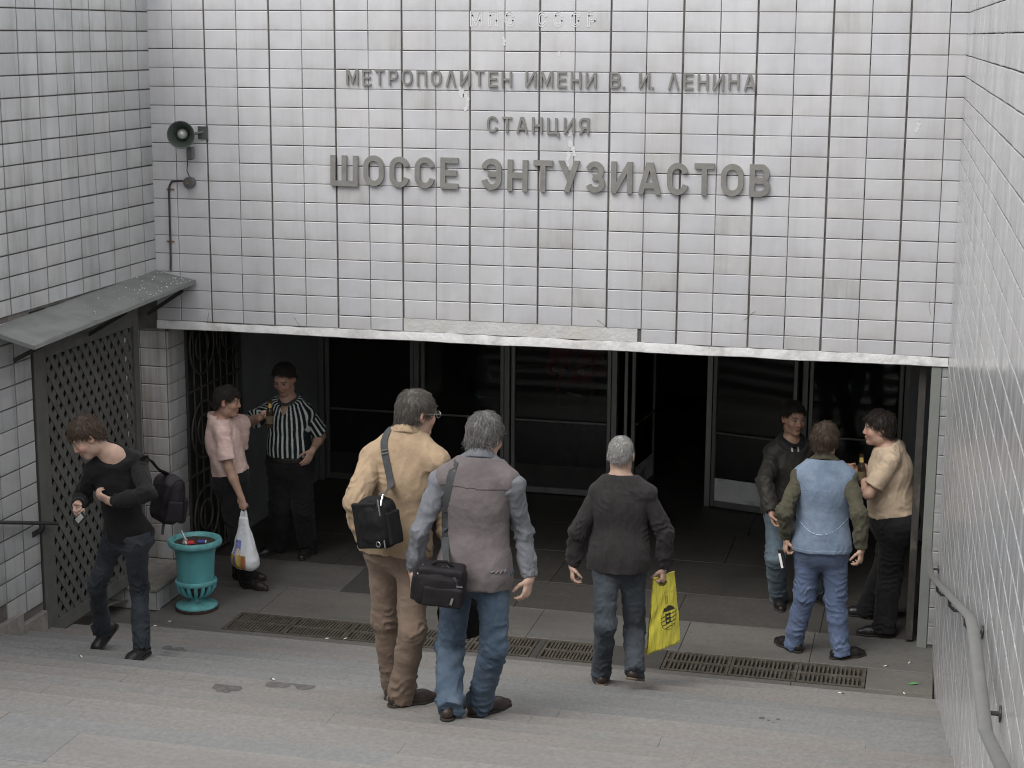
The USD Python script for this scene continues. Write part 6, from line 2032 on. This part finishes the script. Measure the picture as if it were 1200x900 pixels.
sides = []
for sg in (1, -1):
    Pt = S_ + nrm * (sg * th_ + (wr_ if sg == 1 else wr_ * .6))[..., None] + np.array([0, 0, 1.0]) * dip[..., None]
    ii = np.arange(nu * nv).reshape(nv, nu)
    q = np.stack([ii[:-1, :-1], ii[:-1, 1:], ii[1:, 1:], ii[1:, :-1]], -1).reshape(-1, 4)
    hole = ((uu - .40) / .17) ** 2 + ((vv - .075) / .035) ** 2 < 1
    q = q[~hole.ravel()[q].any(1)]
    f = np.vstack([q[:, [0, 1, 2]], q[:, [0, 2, 3]]])
    sides.append((Pt.reshape(-1, 3), f))
m = trimesh.Trimesh(np.vstack([sides[0][0], sides[1][0]]), np.vstack([sides[0][1], sides[1][1][:, ::-1] + nu * nv]), process=False)
if (m.face_normals[:len(sides[0][1])] @ nrm).mean() < 0:
    m.invert()
col = print_yellow(uu, vv)
col = np.vstack([col, np.tile(np.array([.62, .56, .075]), (nu * nv, 1))])
keep = np.unique(m.faces)
new = np.full(len(m.vertices), -1); new[keep] = np.arange(len(keep))
m = trimesh.Trimesh(m.vertices[keep], new[m.faces], process=False)
obj('sack', m, 'printed_plastic', yb, smooth=True, col=col[keep])
hem = [c00 * (1 - t) + c10 * t + np.array([0, 0, 1.0]) * (-0.028 * math.exp(-((t - .42) / .16) ** 2)) for t in np.linspace(0, 1, 24)]
obj('top_hem', tube(hem, .0065, 8), 'printed_plastic', yb, smooth=True, col=np.tile([.70, .64, .10], (24 * 8 + 2, 1)))

# --- white bag
pp = PEOPLE['pink']
hd_ = np.array(pp['J']['hdR'])
wb = thing('white_bag', 'white plastic carrier bag with blue and yellow print, held by the man in pink', 'bag')
top_, bot_ = PY(285, 598, hd_[1] - .01), PY(286, 667, hd_[1] - .03)
U = unit([.96, -.28, 0]); W = unit([.28, .96, 0])
rows, n = [], 120
ts = np.linspace(.12, 1, 70)
for t in ts:
    c = top_ * (1 - t) + bot_ * t + U * (.004 + .012 * t)
    w = .028 + .100 * min(1, (t / .80)) ** 1.15
    d_ = .012 + .070 * min(1, t / .8) ** 1.3
    if t > .86:
        k_ = math.sqrt(max(.02, 1 - ((t - .86) / .143) ** 2))
        w *= .35 + .65 * k_; d_ *= k_
    rows.append((c, U, W, w, d_, .85))
m = grid_loft(rows, n, '', '', None)
tt, aa = np.repeat(ts, n), np.tile(np.linspace(0, 2 * math.pi, n, endpoint=False), len(ts))
x_ = np.cos(aa); front = np.sin(aa) < .15
col = np.tile(np.array([.72, .73, .76]), (len(m.vertices), 1))


def paint(mask, c):
    col[:len(tt)][mask] = c


ns_ = meshkit.noise(np.stack([x_ * 5, tt * 14, 0 * tt], 1), 2)
paint(front & (tt > .48) & (tt < .73) & (x_ > -.62 + .05 * ns_) & (x_ < .02), (.16, .20, .50))
paint(front & (tt > .47) & (tt < .60) & (x_ > -.25) & (x_ < .10) & (ns_ > .45), (.30, .26, .62))
paint(front & (tt > .73) & (tt < .955) & (x_ > -.78) & (x_ < .30), (.42, .30, .06))
paint(front & (tt > .75) & (tt < .90) & (x_ > -.50) & (x_ < -.22), (.14, .12, .36))
paint(front & (tt > .73) & (tt < .955) & (x_ > .08) & (x_ < .42), (.36, .14, .07))
paint(front & (((x_ + .14) / .20) ** 2 + ((tt - .675) / .062) ** 2 < 1), (.66, .52, .44))
paint(front & (np.abs(x_ + .16 - (tt - .78) * .8) < .13 * (1 - (tt - .73) / .2)) & (tt > .73) & (tt < .92), (.55, .42, .16))
paint(front & (np.sin(tt * 160) > .55) & (x_ > -.6) & (x_ < -.3) & (tt > .52) & (tt < .72), (.45, .48, .68))
m2 = folds(m, .007, (14, 14, 5), 11)
obj('sack', m2, 'printed_plastic', wb, smooth=True, col=col)
for q, dxy in ((-1, -.012), (1, .012)):
    a = rows[0][0] + U * (.022 * q)
    hp = [a + [0, 0, -.02], a * .5 + (hd_ + W * dxy) * .5 + U * .012 * q, hd_ + W * dxy + [0, 0, -.028] + U * .006 * q, hd_ + W * dxy + [0, 0, -.016]]
    hb = ribbon(hp, .036, .004, -W)
    obj('handle', hb, 'printed_plastic', wb, smooth=True, col=np.tile([.72, .73, .76], (len(hb.vertices), 1)))


# --- bottles
def bottle(base, axis, lab, s=1.0):
    b = thing('beer_bottle', lab, 'bottle')
    ax = unit(axis)
    prof = [(0, 0), (.030, 0), (.032, .006), (.032, .12), (.029, .142), (.017, .172), (.0135, .19), (.0135, .222), (.0155, .224), (.0155, .232), (0, .234)]
    obj('glass', along(lathe([(r * s, z * s) for r, z in prof], 24), base, ax), 'bottle_glass', b, smooth=35)
    obj('label', along(lathe([(.0325 * s, .035 * s), (.0328 * s, .036 * s), (.0328 * s, .10 * s), (.0325 * s, .101 * s)], 24), base, ax), 'bottle_label', b, smooth=True)
    obj('neck_foil', along(lathe([(.0182 * s, .172 * s), (.0150 * s, .19 * s), (.0150 * s, .206 * s), (.0142 * s, .207 * s)], 20), base, ax), 'bottle_gold', b, smooth=True)


hs_ = np.array(PEOPLE['stripe']['J']['hdR'])
bottle(hs_ + [.035, -.035, -.125], (.05, -.05, 1), 'dark bottle held up in front of the striped shirt')
hb_ = np.array(PEOPLE['beige']['J']['hdL'])
bottle(hb_ + [-.005, -.04, -.14], (-.06, .05, 1), 'dark bottle with gold neck foil raised by the man in beige')

# --- folded paper in the left hand of the man in the denim vest
hd_ = np.array(PEOPLE['denim']['J']['hdL'])
fp = thing('folded_magazine', 'small rolled glossy magazine in the left hand of the man in the denim vest', 'magazine')
obj('cover', softbox(hd_ + [-.012, -.02, -.05], unit([.8, -.5, .3]), unit([.5, .85, 0]), unit([-.25, .15, .95]), .022, .010, .07, .006, seed=3, amp=.003), 'phone_plastic', fp, smooth=40)
obj('page_edge', softbox(hd_ + [-.022, -.034, -.06], unit([.8, -.5, .3]), unit([.5, .85, 0]), unit([-.25, .15, .95]), .010, .004, .055, .003, seed=4, amp=.002), 'paper_white', fp, smooth=40)

# --- spectacles of the man in the tan jacket, part of him
hc, hR, hs = tp['head']
w_ = lambda x, y, z: hc + hs * (x * hR[0] + y * hR[1] + z * hR[2])
gm = []
for q in (-1, 1):
    gm.append(tube([w_(.033 * q + .021 * math.cos(a), .106, .004 + .018 * math.sin(a)) for a in np.linspace(0, 2 * math.pi, 17)[:-1]], .0018, 6, closed=True))
    gm.append(tube([w_(.054 * q, .106, .010), w_(.074 * q, .06, .012), w_(.082 * q, .0, .012), w_(.083 * q, -.015, .0)], .0018, 6))
gm.append(tube([w_(-.012, .107, .008), w_(0, .111, .011), w_(.012, .107, .008)], .0016, 6))
obj('glasses', cat(gm), 'steel', tp['root'])

# --- denim vest seams
dp = PEOPLE['denim']
vt, vmh = dp['vest']
P_, up_, lat_, tf_ = dp['P'], dp['up'], dp['lat'], dp['tf']
for f_ in (lambda v: np.abs((v - P_) @ up_ - (.085 + .9 * ((v - P_) @ lat_) ** 2 / .30)) < .0065, lambda v: ((v - P_) @ up_ < -.028),
           lambda v: np.abs((v - P_) @ up_ - .40) < .005):
    pm = patch(vmh, lambda v: f_(v) & ((v - P_) @ tf_ < .02), .0025)
    if pm is not None:
        obj('seam', pm, 'denim_seam' if f_(P_[None] + up_ * .085).any() else 'denim_vest', vt, smooth=True)
jv, jm = jp['vest']
P2, up2, tf2 = jp['P'], jp['up'], jp['tf']
pm = patch(jm, lambda v: ((v - P2) @ up2 > .425) & ((v - P2) @ tf2 < .03), .003)
if pm is not None:
    obj('yoke', pm, 'mauve_fleece', jv, smooth=True)
em = [snap([jm], 589 + dx, 668 + dy, .003) for dx, dy in ((-15, 2), (-13, 3), (-10, 1), (-8, 4), (-5, 1), (-3, 4), (0, 0), (2, 3), (4, -1))]
obj('embroidery', tube(em, .004, 6), 'bag_piping', jv)
# --- bag of the figure behind the glass
rp = PEOPLE['red']['J']
rb = thing('messenger_bag', 'black messenger bag with a pale strip on the dim figure behind the glass', 'bag')
cb = np.array([2.16, 4.10, .92])
obj('body', softbox(cb, (1, 0, 0), (0, 1, 0), (0, 0, 1), .16, .05, .12, .03), 'bag_nylon', rb, smooth=True)
obj('pale_strip', softbox(cb + [0.0, -.053, .03], unit((1, 0, -.15)), (0, 1, 0), unit((.15, 0, 1)), .075, .002, .011, .002, n=1, amp=0), 'bag_piping', rb)
obj('strap', ribbon([cb + [-.14, 0, .11], cb + [-.05, -.04, .30], cb + [.05, -.02, .50], cb + [.09, .12, .60]], .035, .004, (0, -1, 0)), 'strap_web', rb)
